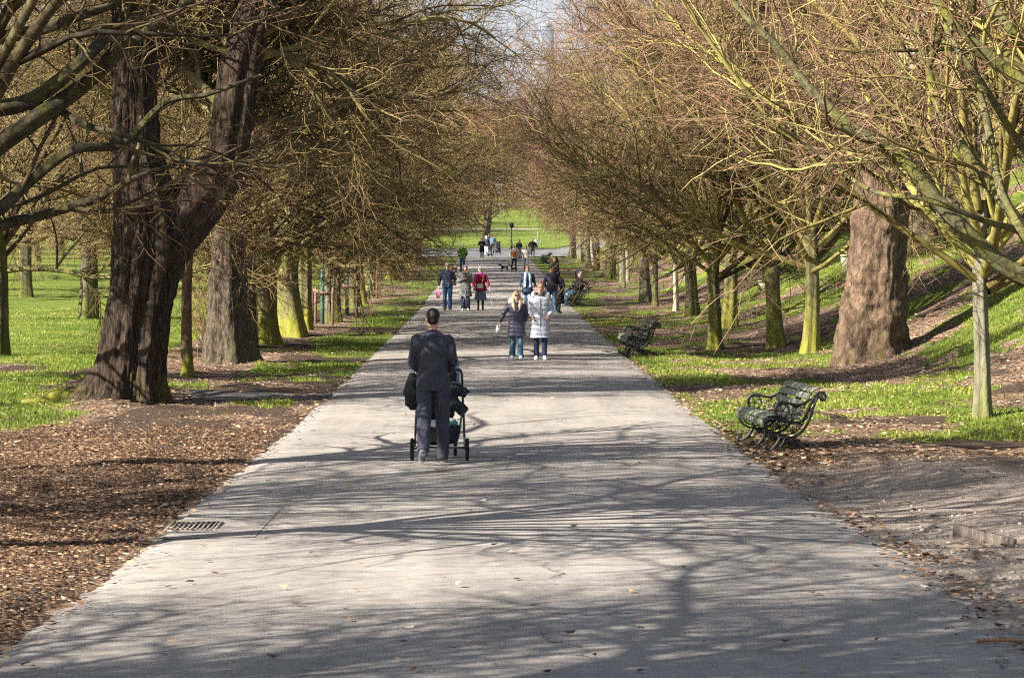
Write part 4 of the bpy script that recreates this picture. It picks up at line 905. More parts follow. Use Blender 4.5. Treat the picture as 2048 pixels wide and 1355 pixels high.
def hand(mb, wrist, d, n, s=1.0, curl=.5, side=1, m=0):
    """palm, four unequal fingers and a thumb; d = along the hand, n = palm normal"""
    d = nrm(np.asarray(d, float)); n = np.asarray(n, float); n = nrm(n - d * (n @ d)); u = np.cross(d, n) * side; w0 = np.asarray(wrist, float)
    mb.tube([w0 - d * .02 * s, w0 + d * .03 * s, w0 + d * .085 * s], [.021 * s, .036 * s, .036 * s], 10, m=m, squash=.5, ref=n)
    for k, L in enumerate((.070, .080, .074, .058)):
        o = w0 + d * .080 * s + u * (k - 1.5) * .0185 * s; P = [o - d * .015 * s]; a = 0.1
        for j in range(3):
            P.append(P[-1] + (d * math.cos(a) + n * math.sin(a)) * (L * s * (.5, .3, .25)[j] + (.015 * s if j == 0 else 0))); a += curl * (.9 + .2 * k)
        mb.tube(P, [.0095 * s, .0090 * s, .0082 * s, .0065 * s], 7, m=m)
    o = w0 + d * .022 * s - u * .026 * s
    mb.tube([o, o + (d * .6 - u * .7 + n * .25) * .03 * s, o + (d * .9 - u * .75 + n * .55) * .055 * s, o + (d * 1.3 - u * .6 + n * .8) * .065 * s], [.013 * s, .011 * s, .0095 * s, .007 * s], 7, m=m)
ARM_DOWN = lambda s, sw=0.0: ((s * .245, -.02 - sw * .12, 1.15), (s * .27, -.06 - sw * .28, .92))
def person(label, loc, rz=0.0, h=1.70, skin='fair', legs=((12, 4), (-14, 14)), arms=None, lean=0.0, head=(0, 0), wide=1.0, vox=.014,
           torso=None, bottom=None, hair=('short', (.03, .022, .018)), shoes=(.05, .04, .04), extra=None, sit=False, hunch=0.0, group='people on the avenue', foot=None):
    k = h / 1.75; o = thing('person', label, 'person', loc, rz, group); o.scale = (k, k, k)
    arms = arms or (ARM_DOWN(1), ARM_DOWN(-1))
    hips = []; knees = []; ank = []; toes = []
    for i, (a, b_) in enumerate(legs):
        s = 1 if i == 0 else -1; spread = foot[i] if foot else .0
        a, b_ = R(a), R(b_); H = np.array([s * .092 * wide, 0, .93]); K = H + .44 * np.array([spread * .5, -math.sin(a), -math.cos(a)])
        A = K + .42 * np.array([spread * .3, -math.sin(a - b_), -math.cos(a - b_)]); pt = (a - b_) * .8 if not sit else 0
        hips.append(H); knees.append(K); ank.append(A); toes.append(A + np.array([s * .02, -.175 * math.cos(pt), -.055 + .175 * min(0, math.sin(pt)) * 1.0 + .10 * max(0, math.sin(pt))]))
    zmin = min(min(t_[2] - .022 for t_ in toes), min(a[2] - .085 for a in ank)); dz = -zmin
    mv = lambda p: np.asarray(p, float) + np.array([0, 0, dz])
    hips = [mv(p) for p in hips]; knees = [mv(p) for p in knees]; ank = [mv(p) for p in ank]; toes = [mv(p) for p in toes]
    def up_(p):                 # trunk lean forward about the hips
        p = np.asarray(p, float); a = R(lean) * np.clip((p[..., 2] - .93) / .3, 0, 1); z = p[..., 2] - .93
        return np.stack([p[..., 0], p[..., 1] * np.cos(a) - z * np.sin(a), .93 + z * np.cos(a) + p[..., 1] * np.sin(a) + dz], -1)
    def hd_(p):
        p = np.asarray(p, float) - [0, .01, 1.53]; p = p @ np.array(Matrix.Rotation(R(head[0]), 3, 'Z')).T
        p = p @ np.array(Matrix.Rotation(R(head[1]), 3, 'X')).T
        return up_(p + [0, .01 - hunch, 1.53 - hunch * .3])
    T = [(.84, .15, .11, 0), (.92, .165, .118, .005), (1.02, .148, .108, 0), (1.12, .145, .105, -.005), (1.24, .165, .115, -.005), (1.34, .175, .118, .0), (1.41, .160, .100, .008), (1.45, .115, .08, .012), (1.49, .06, .06, .012)]
    def torso_rings(mb, infl=0.0, z0=.84, z1=1.49, hemw=None, m=0, scale_w=1.0):
        zs = sorted(set([t_[0] for t_ in T if z0 < t_[0] < z1] + [z0, z1] + ([z0 * .5 + .42] if z0 < .8 else [])))
        C = []; RX = []; RY = []
        for z in zs:
            rx = np.interp(z, [t_[0] for t_ in T], [t_[1] for t_ in T]); ry = np.interp(z, [t_[0] for t_ in T], [t_[2] for t_ in T]); y = np.interp(z, [t_[0] for t_ in T], [t_[3] for t_ in T])
            if hemw and z < .98: f = (.98 - z) / max(.01, .98 - z0); rx = rx * (1 - f) + hemw[0] * f; ry = ry * (1 - f) + hemw[1] * f
            C.append((0, y, z)); RX.append((rx * wide * scale_w) + infl); RY.append(ry * (1 + (wide - 1) * .7) + infl)
        mb.loft(up_(np.array(C)), RX, RY, 20, m=m, p=2.3)
    def limb(mb, pts, r, sides=12, m=0): mb.tube(pts, r, sides, m=m, sub=4)
    sh = [up_((s * .172 * wide, .01, 1.405)) for s in (1, -1)]
    el = [up_((a[0][0] * (1 + (wide - 1) * .8), a[0][1], a[0][2])) for a in arms]; wr = [up_(a[1]) for a in arms]
    # ---- body: one continuous figure
    b = MB(); torso_rings(b, -.004)
    b.tube([up_((0, .02, 1.40)), up_((0, .015, 1.47)), hd_((0, .008, 1.56)), hd_((0, .01, 1.60))], [.07, .056, .052, .05], 12)
    hz = np.array([(1.512, .026, .030, -.050), (1.528, .044, .050, -.040), (1.555, .058, .070, -.022), (1.595, .068, .084, -.008), (1.64, .073, .094, 0), (1.68, .074, .097, .004), (1.715, .065, .085, .006), (1.738, .043, .056, .006), (1.75, .012, .015, .006)])
    C = hd_(np.stack([hz[:, 0] * 0, hz[:, 3], hz[:, 0]], -1)); Ux = hd_((1, 0, 1.53)) - hd_((0, 0, 1.53)); Uy = hd_((0, 1, 1.53)) - hd_((0, 0, 1.53))
    b.loft(C, hz[:, 1], hz[:, 2], 20, nrm(Ux), nrm(Uy))
    b.tube([hd_((0, -.085, 1.645)), hd_((0, -.103, 1.605)), hd_((0, -.088, 1.592))], [.009, .015, .012], 8)
    for s in (1, -1): b.ell(hd_((s * .076, .008, 1.62)), (.012, .018, .030), 7)
    for i in (0, 1):
        limb(b, [sh[i], (sh[i] + el[i]) / 2, el[i], (el[i] + wr[i]) / 2, wr[i]], [.052, .045, .037, .036, .026])
        limb(b, [hips[i] + [0, 0, .02], (hips[i] + knees[i]) / 2, knees[i], knees[i] * .6 + ank[i] * .4 + [0, .012, 0], ank[i]], [.085, .074, .052, .050, .036])
        limb(b, [ank[i] + [0, .03, -.04], (ank[i] + toes[i]) / 2 + [0, 0, -.008], toes[i]], [.036, .036, .024], 10)
    V, Q, N = rm(b, vox)
    ex = MB()
    for i in (0, 1):
        s = 1 if i == 0 else -1; dv = nrm(wr[i] - el[i]); nv = np.array([-s, -.15, 0.]) if abs(dv[2]) > .6 else np.array([0, 0, -1.])
        hand(ex, wr[i], dv, nv, 1.0, .45, side=s)
        ex.ell(hd_((s * .030, -.084, 1.635)), (.013, .010, .0075), 6, m=1)
        ex.tube([hd_((s * .016, -.095, 1.653)), hd_((s * .032, -.093, 1.659)), hd_((s * .048, -.080, 1.653))], .0038, 5, m=1)
    ex.tube([hd_((-.024, -.082, 1.568)), hd_((0, -.092, 1.570)), hd_((.024, -.082, 1.568))], [.004, .0078, .004], 6, m=2)
    eV, eF, em = ex.arrays()
    hairc = cloth('hair_%02x%02x%02x' % tuple(int(c * 255) for c in hair[1]), hair[1], .6, 40, .35)
    me = mesh('body', np.vstack([V, eV]), [np.asarray(Q), eF[0] + len(V)] + ([eF[1] + len(V)] if len(eF) > 1 else []), [M_SKIN[skin], M_EYE, M_LIP], fmat=[0] * len(Q) + em)
    link('body', me, o)
    # ---- clothes
    def garment(name, mb, mat, fold=.006, puff=None, v=None, it=3, fs=7.0):
        V, Q, N = rm(mb, v or vox, max(it, 6))
        sd_ = random.random() * 50
        f = fbm(V[:, 0] * fs + V[:, 2] * fs * .5 + sd_, V[:, 2] * fs * 1.2 + V[:, 1] * fs * .6, sd_, 3) * fold * 2
        if puff: f = f + puff[1] * (np.abs(np.sin(np.pi * V[:, 2] / puff[0] + .3 * np.sin(V[:, 0] * 9))) ** .6 - .6)
        return link(name, mesh(name, V + N * f[:, None], [Q], mat), o)
    if bottom:
        kind = bottom['kind']; mt = bottom['mat']; b = MB()
        if kind == 'skirt':
            zt, zb = 1.0, bottom.get('hem', .45); zz = np.linspace(zt, zb, 6)
            b.loft(np.stack([zz * 0, .0 + zz * 0, zz + dz], -1), np.interp(zz, [zb, zt], [bottom.get('w', .24), .155]), np.interp(zz, [zb, zt], [bottom.get('w', .24) * .85, .12]), 24)
            V, Q, N = rm(b, vox); a_ = np.arctan2(V[:, 1], V[:, 0]); V = V + N * (np.sin(a_ * 12)[:, None] * .014 * np.clip((1.0 + dz - V[:, 2:3]) / .5, 0, 1))
            link('skirt', mesh('skirt', V, [Q], mt), o)
            b = MB()
            for i in (0, 1): limb(b, [knees[i] + [0, 0, .1], knees[i], knees[i] * .55 + ank[i] * .45 + [0, .012, 0], ank[i] + [0, 0, -.03]], [.066, .058, .055, .042])
            garment('tights', b, cloth('dark_tights', (.03, .025, .028)), .002)
        else:
            torso_rings(b, .014, .84, 1.0); cuff = bottom.get('cuff', .055); kn = bottom.get('knee', .066)
            for i in (0, 1):
                limb(b, [hips[i] + [0, 0, .03], hips[i] * .5 + knees[i] * .5, knees[i], knees[i] * .5 + ank[i] * .5 + [0, .008, 0], ank[i] + [0, .004, -.035 + bottom.get('up', 0)]], [.105, .092, kn, (kn + cuff) / 2, cuff], 14)
            garment('trousers', b, mt, bottom.get('fold', .007))
    sm_ = cloth('shoe_%02x%02x%02x' % tuple(int(c * 255) for c in shoes), shoes, .6)
    for i in (0, 1):
        b = MB(); A, Tt = ank[i], toes[i]
        limb(b, [A + [0, .035, -.045], A * .6 + Tt * .4 + [0, 0, -.008], Tt * .95 + A * .05, Tt + (Tt - A) * .12], [.044, .048, .042, .022], 12)
        limb(b, [A + [0, .01, -.05], A + [0, .005, .0]], [.046, .044], 12)
        b.add(*[x for x in MB().loft([A * .0 + (A + [0, .06, -.078]), (A + Tt) / 2 + [0, 0, -.03 - .0], Tt + (Tt - A) * .15 + [0, 0, -.012]], [.036, .043, .036], [.012, .012, .012], 10, U=[1, 0, 0], Wv=[0, 0, 1]).arrays()[:1]][:1], Q=[]) if False else None
        V, Q, N = rm(b, min(vox, .011)); lo = V[:, 2].min(); fm = (V[Q].mean(1)[:, 2] < lo + .028).astype(int)
        link('shoe', mesh('shoe', V, [Q], [sm_, M_SOLE if shoes[0] > .1 or True else sm_], fmat=fm), o)
    for g_ in (torso or []):
        b = MB(); infl = g_.get('infl', .025); z0 = g_.get('hem', .80)
        torso_rings(b, infl, z0, g_.get('top', 1.475), hemw=g_.get('hemw'), scale_w=g_.get('sw', 1.0))
        if g_.get('sleeves', True):
            ar = g_.get('arm', 1.0); en = g_.get('cuff_at', .95)
            for i in (0, 1):
                b.ell(sh[i] + [0, .0, -.012], (.072 * ar, .068 * ar, .066 * ar), 8)
                E = el[i] * (1 - en) + wr[i] * en
                limb(b, [sh[i] + [0, 0, -.0], (sh[i] + el[i]) / 2, el[i], (el[i] + E) / 2, E], np.array([.066, .060, .053, .048, .038]) * ar, 14)
        if z0 < .75 and not sit:
            for i in (0, 1): limb(b, [hips[i], hips[i] * .3 + knees[i] * .7], [.11, .10], 12)
        if g_.get('collar'): b.tube([up_((0, .01, 1.44)), up_((0, .0, 1.50))], [.085, g_['collar']], 16)
        garment(g_.get('name', 'jacket'), b, g_['mat'], g_.get('fold', .008), g_.get('puff'))
    # ---- hair / hats
    st, hc = hair[0], hair[1]
    if st != 'none':
        b = MB(); E_ = lambda c, r, n=10: b.ell(hd_(c), r, n)
        if st == 'crop': E_((0, .012, 1.675), (.081, .095, .086)); E_((0, .050, 1.632), (.070, .050, .064))
        if st in ('short', 'bun', 'long', 'pony'): E_((0, .016, 1.672), (.084, .096, .090)); E_((0, .055, 1.62), (.070, .05, .075))
        if st == 'bun': E_((0, .02, 1.785), (.036, .036, .034))
        if st == 'fluffy': E_((0, .02, 1.675), (.105, .105, .098)); E_((.06, .03, 1.63), (.055, .06, .06)); E_((-.06, .03, 1.63), (.055, .06, .06)); E_((0, .06, 1.62), (.085, .06, .085))
        if st == 'long':
            for s in (1, -1): b.tube([hd_((s * .062, .0, 1.70)), hd_((s * .085, .0, 1.60)), up_((s * .095, -.04, 1.49)), up_((s * .085, -.125, 1.38)), up_((s * .06, -.14, 1.26))], [.03, .038, .045, .045, .014], 10)
            b.tube([hd_((0, .05, 1.70)), hd_((0, .085, 1.58)), up_((0, .10, 1.42)), up_((0, .11, 1.30))], [.06, .075, .075, .03], 10)
        V, Q, N = rm(b, min(vox, .010), 1); V = V + N * (fbm(V[:, 0] * 40, V[:, 1] * 40 + V[:, 2] * 12, 3, 3) * (.014 if st in ('fluffy', 'long') else .004))[:, None]
        link('hair', mesh('hair', V, [Q], hairc), o)
    if extra: extra(o, dict(up=up_, hd=hd_, sh=sh, el=el, wr=wr, hips=hips, knees=knees, ank=ank, toes=toes, garment=garment, dz=dz, limb=limb))
    return o
def on(px, py): return at(px, py)
C_ = lambda n, c, **k: cloth(n, c, **k)
def beanie(c, name='beanie', r=(.090, .106, .080), z=1.700):
    def f(o, J):
        b = MB(); b.ell(J['hd']((0, .008, z)), r, 10); b.tube([J['hd']((0, .01, z - .045)), J['hd']((0, .01, z - .015))], [r[0] + .004, r[0] + .004], 16)
        V, Q, N = rm(b, .011); link(name, mesh(name, V, [Q], C_(name + '_wool_%d' % int(c[0] * 999), c)), o)
    return f
def shades(o, J):
    b = MB()
    for s in (1, -1): b.ell(J['hd']((s * .032, -.095, 1.636)), (.028, .008, .021), 8)
    b.tube([J['hd']((-.07, -.06, 1.642)), J['hd']((0, -.103, 1.642)), J['hd']((.07, -.06, 1.642))], .005, 5); b.build('sunglasses', [C_('dark_lens', (.05, .018, .014), rough=.15)], o)
def seq(*fs):
    def f(o, J):
        for g in fs: g(o, J)
    return f
def scarf(c, name, long=True, r=.035):
    def f(o, J):
        b = MB(); u = J['up']; ring = [u((.085 * math.sin(a), .01 - .085 * math.cos(a), 1.475)) for a in np.linspace(0, 2 * math.pi, 11)]
        b.tube(ring, r, 9)
        if long:
            for s in (1, -1): b.tube([u((s * .07, -.08, 1.47)), u((s * .095, -.165, 1.36)), u((s * .105, -.175, 1.15)), u((s * .11, -.17, .92))], [r, r * 1.2, r * 1.2, r * 1.1], 9, squash=.5)
        V, Q, N = rm(b, .012); V = V + N * (fbm(V[:, 0] * 25, V[:, 2] * 12, 5, 3) * .01)[:, None]
        link('scarf', mesh('scarf', V, [Q], C_(name, c)), o)
    return f
NAVY = C_('navy_knit', (.050, .052, .070), scale=150, var=.3); CHAR = C_('charcoal_trousers', (.048, .052, .070), scale=120, var=.25)
JEAN = C_('blue_jeans', (.075, .16, .25), scale=90, var=.35); JEAND = C_('dark_jeans', (.035, .075, .15), scale=90, var=.3); NTR = C_('navy_trousers', (.020, .026, .062)); BLK = C_('black_cloth', (.012, .012, .014)); PALEJ = C_('pale_jeans', (.26, .40, .52), var=.2)

# 1 the man pushing the pushchair, seen from behind
x_, d_, z_ = at(866, 927)
man = person('man seen from behind in a dark navy jumper and charcoal trousers pushing a pushchair', (x_, d_, z_), math.pi, 1.73, 'fair', legs=((-16, 26), (6, 3)), wide=1.02, vox=.010,
             arms=(((.235, .0, 1.14), (.17, -.24, 1.03)), ((-.235, .0, 1.14), (-.17, -.24, 1.03))), head=(-4, -3),
             torso=[dict(name='jumper', mat=NAVY, infl=.020, hem=.82, arm=1.05, fold=.010, collar=.066, top=1.48)], bottom=dict(kind='trousers', mat=CHAR, knee=.083, cuff=.068, fold=.012),
             hair=('crop', (.022, .018, .016)), shoes=(.12, .13, .15), foot=(.02, -.06))
# 2 his pushchair
M_TYRE = C_('tyre_rubber', (.018, .018, .02), rough=.7); M_FRAME = metal('pushchair_frame', (.035, .035, .04), .4); M_ALU = metal('alloy_tube', (.30, .31, .34), .35)
M_FAB = C_('pushchair_fabric', (.022, .024, .032)); M_FABG = C_('pushchair_liner', (.20, .25, .32)); M_WHITE = C_('white_cloth', (.6, .6, .62)); M_TEAL = C_('teal_cloth', (.05, .38, .33))
def wheel(o, c, r, w_, hub):
    b = MB(); P = [(c[0], c[1] + r * math.cos(a), c[2] + r * math.sin(a)) for a in np.linspace(0, 2 * math.pi, 25)]
    b.tube(P, w_, 8, sub=1, ref=(1, 0, .01)); t_ = b.build('wheel', [M_TYRE], o)
    b = MB()
    for k in range(5):
        a = k * 2 * math.pi / 5; b.tube([c, (c[0], c[1] + r * math.cos(a), c[2] + r * math.sin(a))], .010, 6)
    b.loft([(c[0] - .02, c[1], c[2]), (c[0] + .02, c[1], c[2])], .03, .03, 12, U=(0, 1, 0), Wv=(0, 0, 1)); b.build('hub', [hub], t_)
def pushchair(label, loc, rz, full=True, group=None, sc=1.0):
    o = thing('pushchair', label, 'pushchair', loc, rz, group); o.scale = (sc,) * 3
    for s in (1, -1):
        wheel(o, (s * .315, .0, .128), .108, .022, M_ALU); wheel(o, (s * .17, -.60, .09), .072, .02, M_ALU)
        b = MB(); b.tube([(s * .285, 0, .13), (s * .275, -.12, .45), (s * .26, -.10, .75), (s * .255, .10, .98), (s * .24, .155, 1.035)], [.014] * 5, 8); b.build('side_tube', [M_FRAME], o)
        b = MB(); b.tube([(s * .17, -.60, .11), (s * .21, -.48, .25), (s * .255, -.20, .55)], .013, 8); b.build('front_tube', [M_ALU], o)
    MB().tube([(-.24, .155, 1.035), (-.2, .175, 1.045), (0, .185, 1.045), (.2, .175, 1.045), (.24, .155, 1.035)], .018, 8).build('handle', [M_FRAME], o)
    MB().tube([(-.30, 0, .15), (0, 0, .15), (.30, 0, .15)], .014, 8).build('axle', [M_FRAME], o)
    b = MB(); zz = [.17, .20, .30, .38]; b.loft([(0, -.25, z) for z in zz], [.13, .20, .235, .235], [.16, .22, .25, .25], 20, p=3.5)
    V, Q, N = rm(b, .014); b_ = link('basket', mesh('basket', V, [Q], M_FAB), o)
    b = MB(); b.loft([(0, -.34, .52), (0, -.30, .60), (0, -.25, .80), (0, -.24, 1.0), (0, -.28, 1.06)], [.15, .19, .21, .20, .12], [.16, .14, .09, .10, .08], 20, p=3)
    b.loft([(0, -.40, .50), (0, -.62, .52), (0, -.74, .36)], [.17, .17, .14], [.05, .045, .03], 14, U=(1, 0, 0), Wv=(0, .2, 1), p=3)
    V, Q, N = rm(b, .014); V = V + N * (fbm(V[:, 0] * 9, V[:, 2] * 9, 4) * .015)[:, None]; link('seat', mesh('seat', V, [Q], M_FAB), o)
    b = MB(); n = 7
    for k in range(n):
        a = .1 + 1.5 * k / (n - 1); c = (0, -.30 - .22 * math.sin(a) * .9, .80 + .30 * math.cos(a) * .9)
    b.loft([(0, -.22, .82), (0, -.24, 1.0), (0, -.34, 1.10), (0, -.50, 1.10), (0, -.60, 1.02)], [.225, .23, .22, .21, .20], [.05, .07, .09, .07, .04], 20, p=2.6)
    V, Q, N = rm(b, .014); link('hood', mesh('hood', V, [Q], M_FABG if full else M_FAB), o)
    if full:
        b = MB(); b.ell((.02, -.15, .40), (.16, .14, .055)); b.ell((-.1, -.2, .43), (.09, .1, .05))
        V, Q, N = rm(b, .012); V = V + N * (fbm(V[:, 0] * 16, V[:, 1] * 16, 4) * .02)[:, None]; tag(link('blanket', mesh('blanket', V, [Q], M_WHITE), b_))
        MB().ell((-.17, -.12, .42), (.04, .05, .03), 8).build('cloth', [M_TEAL], b_)
    return o
# the man faces away: in the chair's frame its handle is towards him
x2, d2, z2 = at(879, 922)
pc = pushchair('black four-wheeled pushchair with loaded basket pushed by the man in the navy jumper', (x2 + .0, d2 + .10, z2), math.pi)
b = MB(); b.loft([(0, 0, .0), (.01, .0, -.1), (-.01, 0, -.22), (-.02, 0, -.36), (.0, 0, -.42)], [.03, .075, .085, .075, .03], [.03, .05, .05, .04, .02], 14)
V, Q, N = rm(b, .011); V = V + N * (fbm(V[:, 0] * 12, V[:, 2] * 9, 8) * .03)[:, None]
tag(link('coat', mesh('coat', V, [Q], BLK), loc=(x2 - .31, d2 + .12, z2 + 1.0)), 'black garment hanging off the left side of the pushchair', 'coat')
b = MB(); b.ell((0, 0, 0), (.12, .10, .09)); b.ell((.10, .0, -.02), (.07, .07, .06)); b.tube([(-.06, 0, -.03), (.02, 0, -.16), (.14, .0, -.26)], [.06, .07, .065], 10); b.tube([(-.1, 0, 0), (-.1, 0, -.18), (-.06, 0, -.30)], [.07, .08, .05], 10)
V, Q, N = rm(b, .010); up_m = (V[:, 2] > -.10); V = V + N * (fbm(V[:, 0] * 14, V[:, 2] * 12, 8) * .02 + up_m * vnoise(V[:, 0] * 70, V[:, 2] * 70 + V[:, 1] * 40) * .035)[:, None]
tag(link('coat', mesh('coat', V, [Q], C_('slate_coat', (.020, .030, .038))), loc=(x2 + .16, d2 + .10, z2 + .80)), 'dark coat with a furry hood bundled on the right side of the pushchair', 'coat')

# 3, 4 the couple
def bag_hold(o, J):
    w_ = J['wr'][1]; b = MB(); b.loft([w_ + [-.02, -.03, -.07], w_ + [-.04, -.03, -.16], w_ + [-.06, -.03, -.26]], [.045, .055, .035], [.025, .03, .022], 10, p=3)
    k_ = b.build('folded_white_cloth', [C_('white_item', (.75, .74, .70))])
    k_.matrix_world = o_world(o); tag(k_, 'small white bundle held in the hand of the blonde woman in sunglasses', 'cloth')
def o_world(o): return Matrix.Translation(o.location) @ Matrix.Rotation(o.rotation_euler[2], 4, 'Z') @ Matrix.Diagonal((*o.scale, 1))
PUF_N = C_('navy_puffer', (.045, .045, .075), rough=.45); PUF_W = C_('white_puffer', (.40, .42, .50), rough=.5, var=.08)
def furhood(c, nm):
    def f(o, J):
        b = MB(); u = J['up']; b.tube([u((-.16, -.08, 1.42)), u((-.17, .02, 1.50)), u((-.09, .13, 1.53)), u((.09, .13, 1.53)), u((.17, .02, 1.50)), u((.16, -.08, 1.42))], [.035, .042, .052, .052, .042, .035], 10)
        V, Q, N = rm(b, .012); V = V + N * (vnoise(V[:, 0] * 45, V[:, 1] * 45 + V[:, 2] * 50) * .04)[:, None]; link('hood', mesh('hood', V, [Q], C_(nm, c)), o)
    return f
x_, d_, z_ = at(1033, 720)
person('blonde woman in sunglasses and open navy puffer coat, flared jeans and white trainers', (x_, d_, z_), .05, 1.50, 'fair', legs=((10, 3), (-8, 14)), arms=(((.25, .02, 1.16), (.23, .04, .95)), ((-.33, -.02, 1.18), (-.44, -.10, .95))),
       head=(8, 0), vox=.012, torso=[dict(name='top', mat=C_('lilac_top', (.25, .24, .33)), infl=.012, hem=.90, sleeves=False), dict(name='puffer_coat', mat=PUF_N, infl=.032, hem=.58, hemw=(.215, .16), arm=1.15, puff=(.10, .016))],
       bottom=dict(kind='trousers', mat=C_('teal_jeans', (.065, .135, .20), var=.35), knee=.075, cuff=.092), hair=('long', (.62, .47, .28)), shoes=(.72, .72, .74), extra=seq(shades, furhood((.62, .54, .42), 'cream_fur'), bag_hold))
def zipline(o, J):
    b = MB(); u = J['up']; b.tube([u((0, -.152, 1.42)), u((.0, -.168, 1.25)), u((0, -.158, 1.0)), u((0, -.172, .8)), u((0, -.18, .62))], .007, 5); b.build('zip', [C_('zip_dark', (.06, .06, .09))], o)
x_, d_, z_ = at(1081, 720)
person('woman with reddish topknot in long white puffer coat, hands in pockets', (x_, d_, z_), -.02, 1.67, 'fair', legs=((6, 6), (-6, 4)), arms=(((.255, .03, 1.14), (.20, -.10, 1.0)), ((-.255, .03, 1.14), (-.20, -.10, 1.0))), head=(0, -4), vox=.012,
       torso=[dict(name='roll_neck', mat=C_('dark_teal_knit', (.05, .08, .095)), infl=.01, hem=1.1, top=1.50, sleeves=False, collar=.072), dict(name='puffer_coat', mat=PUF_W, infl=.034, hem=.50, hemw=(.205, .16), arm=1.15, puff=(.115, .016), cuff_at=1.02, top=1.45)],
       bottom=dict(kind='trousers', mat=NTR, knee=.068, cuff=.062), hair=('bun', (.20, .075, .035)), shoes=(.78, .78, .80), extra=seq(zipline, furhood((.5, .5, .52), 'white_hood_lining')))
# 5 pale blue scarf
s5 = 55.0; d5 = F / s5; x5 = (1055 - 985) / s5
def phone_arm(s): return ((s * .26, .0, 1.14), (s * .30, -.10, .92))
person('woman in a navy quilted jacket with a long pale blue scarf walking behind the couple', (x5, d5, float(pathz(x5, d5))), .05, 1.66, 'mid', legs=((10, 4), (-10, 14)), arms=(phone_arm(1), phone_arm(-1)),
       torso=[dict(mat=C_('navy_quilt', (.04, .055, .10)), infl=.035, hem=.74, hemw=(.20, .15), arm=1.15, puff=(.07, .008))], bottom=dict(kind='trousers', mat=PALEJ, knee=.08, cuff=.08), hair=('short', (.05, .03, .02)), shoes=(.5, .5, .5), extra=scarf((.42, .56, .72), 'pale_blue_wool', True, .045))
# 6-8 the three strollers
x_, d_, z_ = at(895, 622)
def carrier(o, J):
    w_ = J['wr'][1]; b = MB(); b.box(w_ + [-.03, 0, -.32], (.16, .07, .26)); V, Q, N = rm(b, .012, 2)
    k_ = link('gift_bag', mesh('gift_bag', V, [Q], C_('magenta_white_paper', (.52, .16, .34), var=.5, scale=20))); k_.matrix_world = o_world(o); tag(k_, 'narrow pinkish purple bag carried by the white-haired man in jeans', 'bag')
    h_ = MB(); h_.tube([w_ + [-.09, 0, -.20], w_ + [-.03, 0, -.10], w_ + [.03, 0, -.20]], .006, 5); q = h_.build('handle', [C_('orange_cord', (.6, .25, .08))], k_)
person('older man with pale hair and sunglasses, navy jacket, blue jeans, carrying a small bag', (x_, d_, z_), 0, 1.76, 'fair', legs=((8, 2), (-8, 6)), arms=(((.26, .03, 1.14), (.27, -.02, .90)), ((-.27, .03, 1.14), (-.31, -.02, .90))), wide=1.05,
       torso=[dict(mat=C_('navy_jacket', (.035, .05, .105)), infl=.035, hem=.84, arm=1.15, collar=.075, fold=.012)], bottom=dict(kind='trousers', mat=JEAND, knee=.075, cuff=.068), hair=('crop', (.55, .50, .46)), shoes=(.20, .09, .045), extra=seq(shades, carrier))
def umbrella(o, J):
    b = MB(); u = J['up']; b.tube([u((.03, -.20, .80)), u((-.13, -.20, .18))], [.016, .008], 6); k_ = b.build('umbrella', [C_('grey_umbrella', (.25, .27, .33))]); k_.matrix_world = o_world(o); tag(k_, 'furled grey umbrella carried point down by the woman in the grey coat', 'umbrella')
x_, d_, z_ = at(931, 622)
person('woman in a dark grey beanie and long grey quilted coat holding something to her chest', (x_, d_, z_), 0, 1.66, 'fair', legs=((12, 4), (-10, 12)), arms=(((.25, -.05, 1.14), (.05, -.21, 1.22)), ((-.27, -.05, 1.14), (-.06, -.22, 1.24))),
       torso=[dict(name='coat', mat=C_('grey_quilt', (.13, .13, .13)), infl=.045, hem=.55, hemw=(.225, .165), arm=1.25, puff=(.12, .014), collar=.09)], bottom=dict(kind='trousers', mat=NTR, knee=.085, cuff=.095), hair=('short', (.35, .25, .15)), shoes=(.35, .35, .35), extra=seq(beanie((.11, .11, .14)), umbrella, scarf((.45, .36, .28), 'beige_knit', False, .045)))
def stick_bag(o, J):
    w_ = J['wr'][0]; g0 = np.array([w_[0] + .10, w_[1] - .12, .03])
    b = MB(); b.tube([w_ + [-.02, .03, -.05], w_ + [.0, -.05, -.05], g0], [.012, .012, .010], 8, sub=1)
    k_ = b.build('walking_stick', [C_('pale_stick', (.62, .58, .60), rough=.4)]); k_.matrix_world = o_world(o); tag(k_, 'thin pale walking stick held by the white-haired woman', 'walking stick')
    b = MB(); c = J['up']((-.02, -.19, .98)); b.loft([c + [0, 0, -.10], c, c + [0, 0, .09]], [.11, .13, .10], [.03, .045, .02], 12, p=3)
    V, Q, N = rm(b, .012); k_ = link('shoulder_bag', mesh('shoulder_bag', V, [Q], C_('cream_leather', (.62, .58, .46), rough=.5))); k_.matrix_world = o_world(o); tag(k_, 'cream shoulder bag across the front of the white-haired woman in maroon', 'bag')
    b = MB(); u = J['up']; b.tube([c + [.05, -.02, .08], u((.10, -.17, 1.25)), u((.13, -.06, 1.46)), u((.13, .08, 1.42))], .008, 6); b.build('strap', [C_('cream_strap', (.45, .40, .25))], k_)
x_, d_, z_ = at(961, 621)
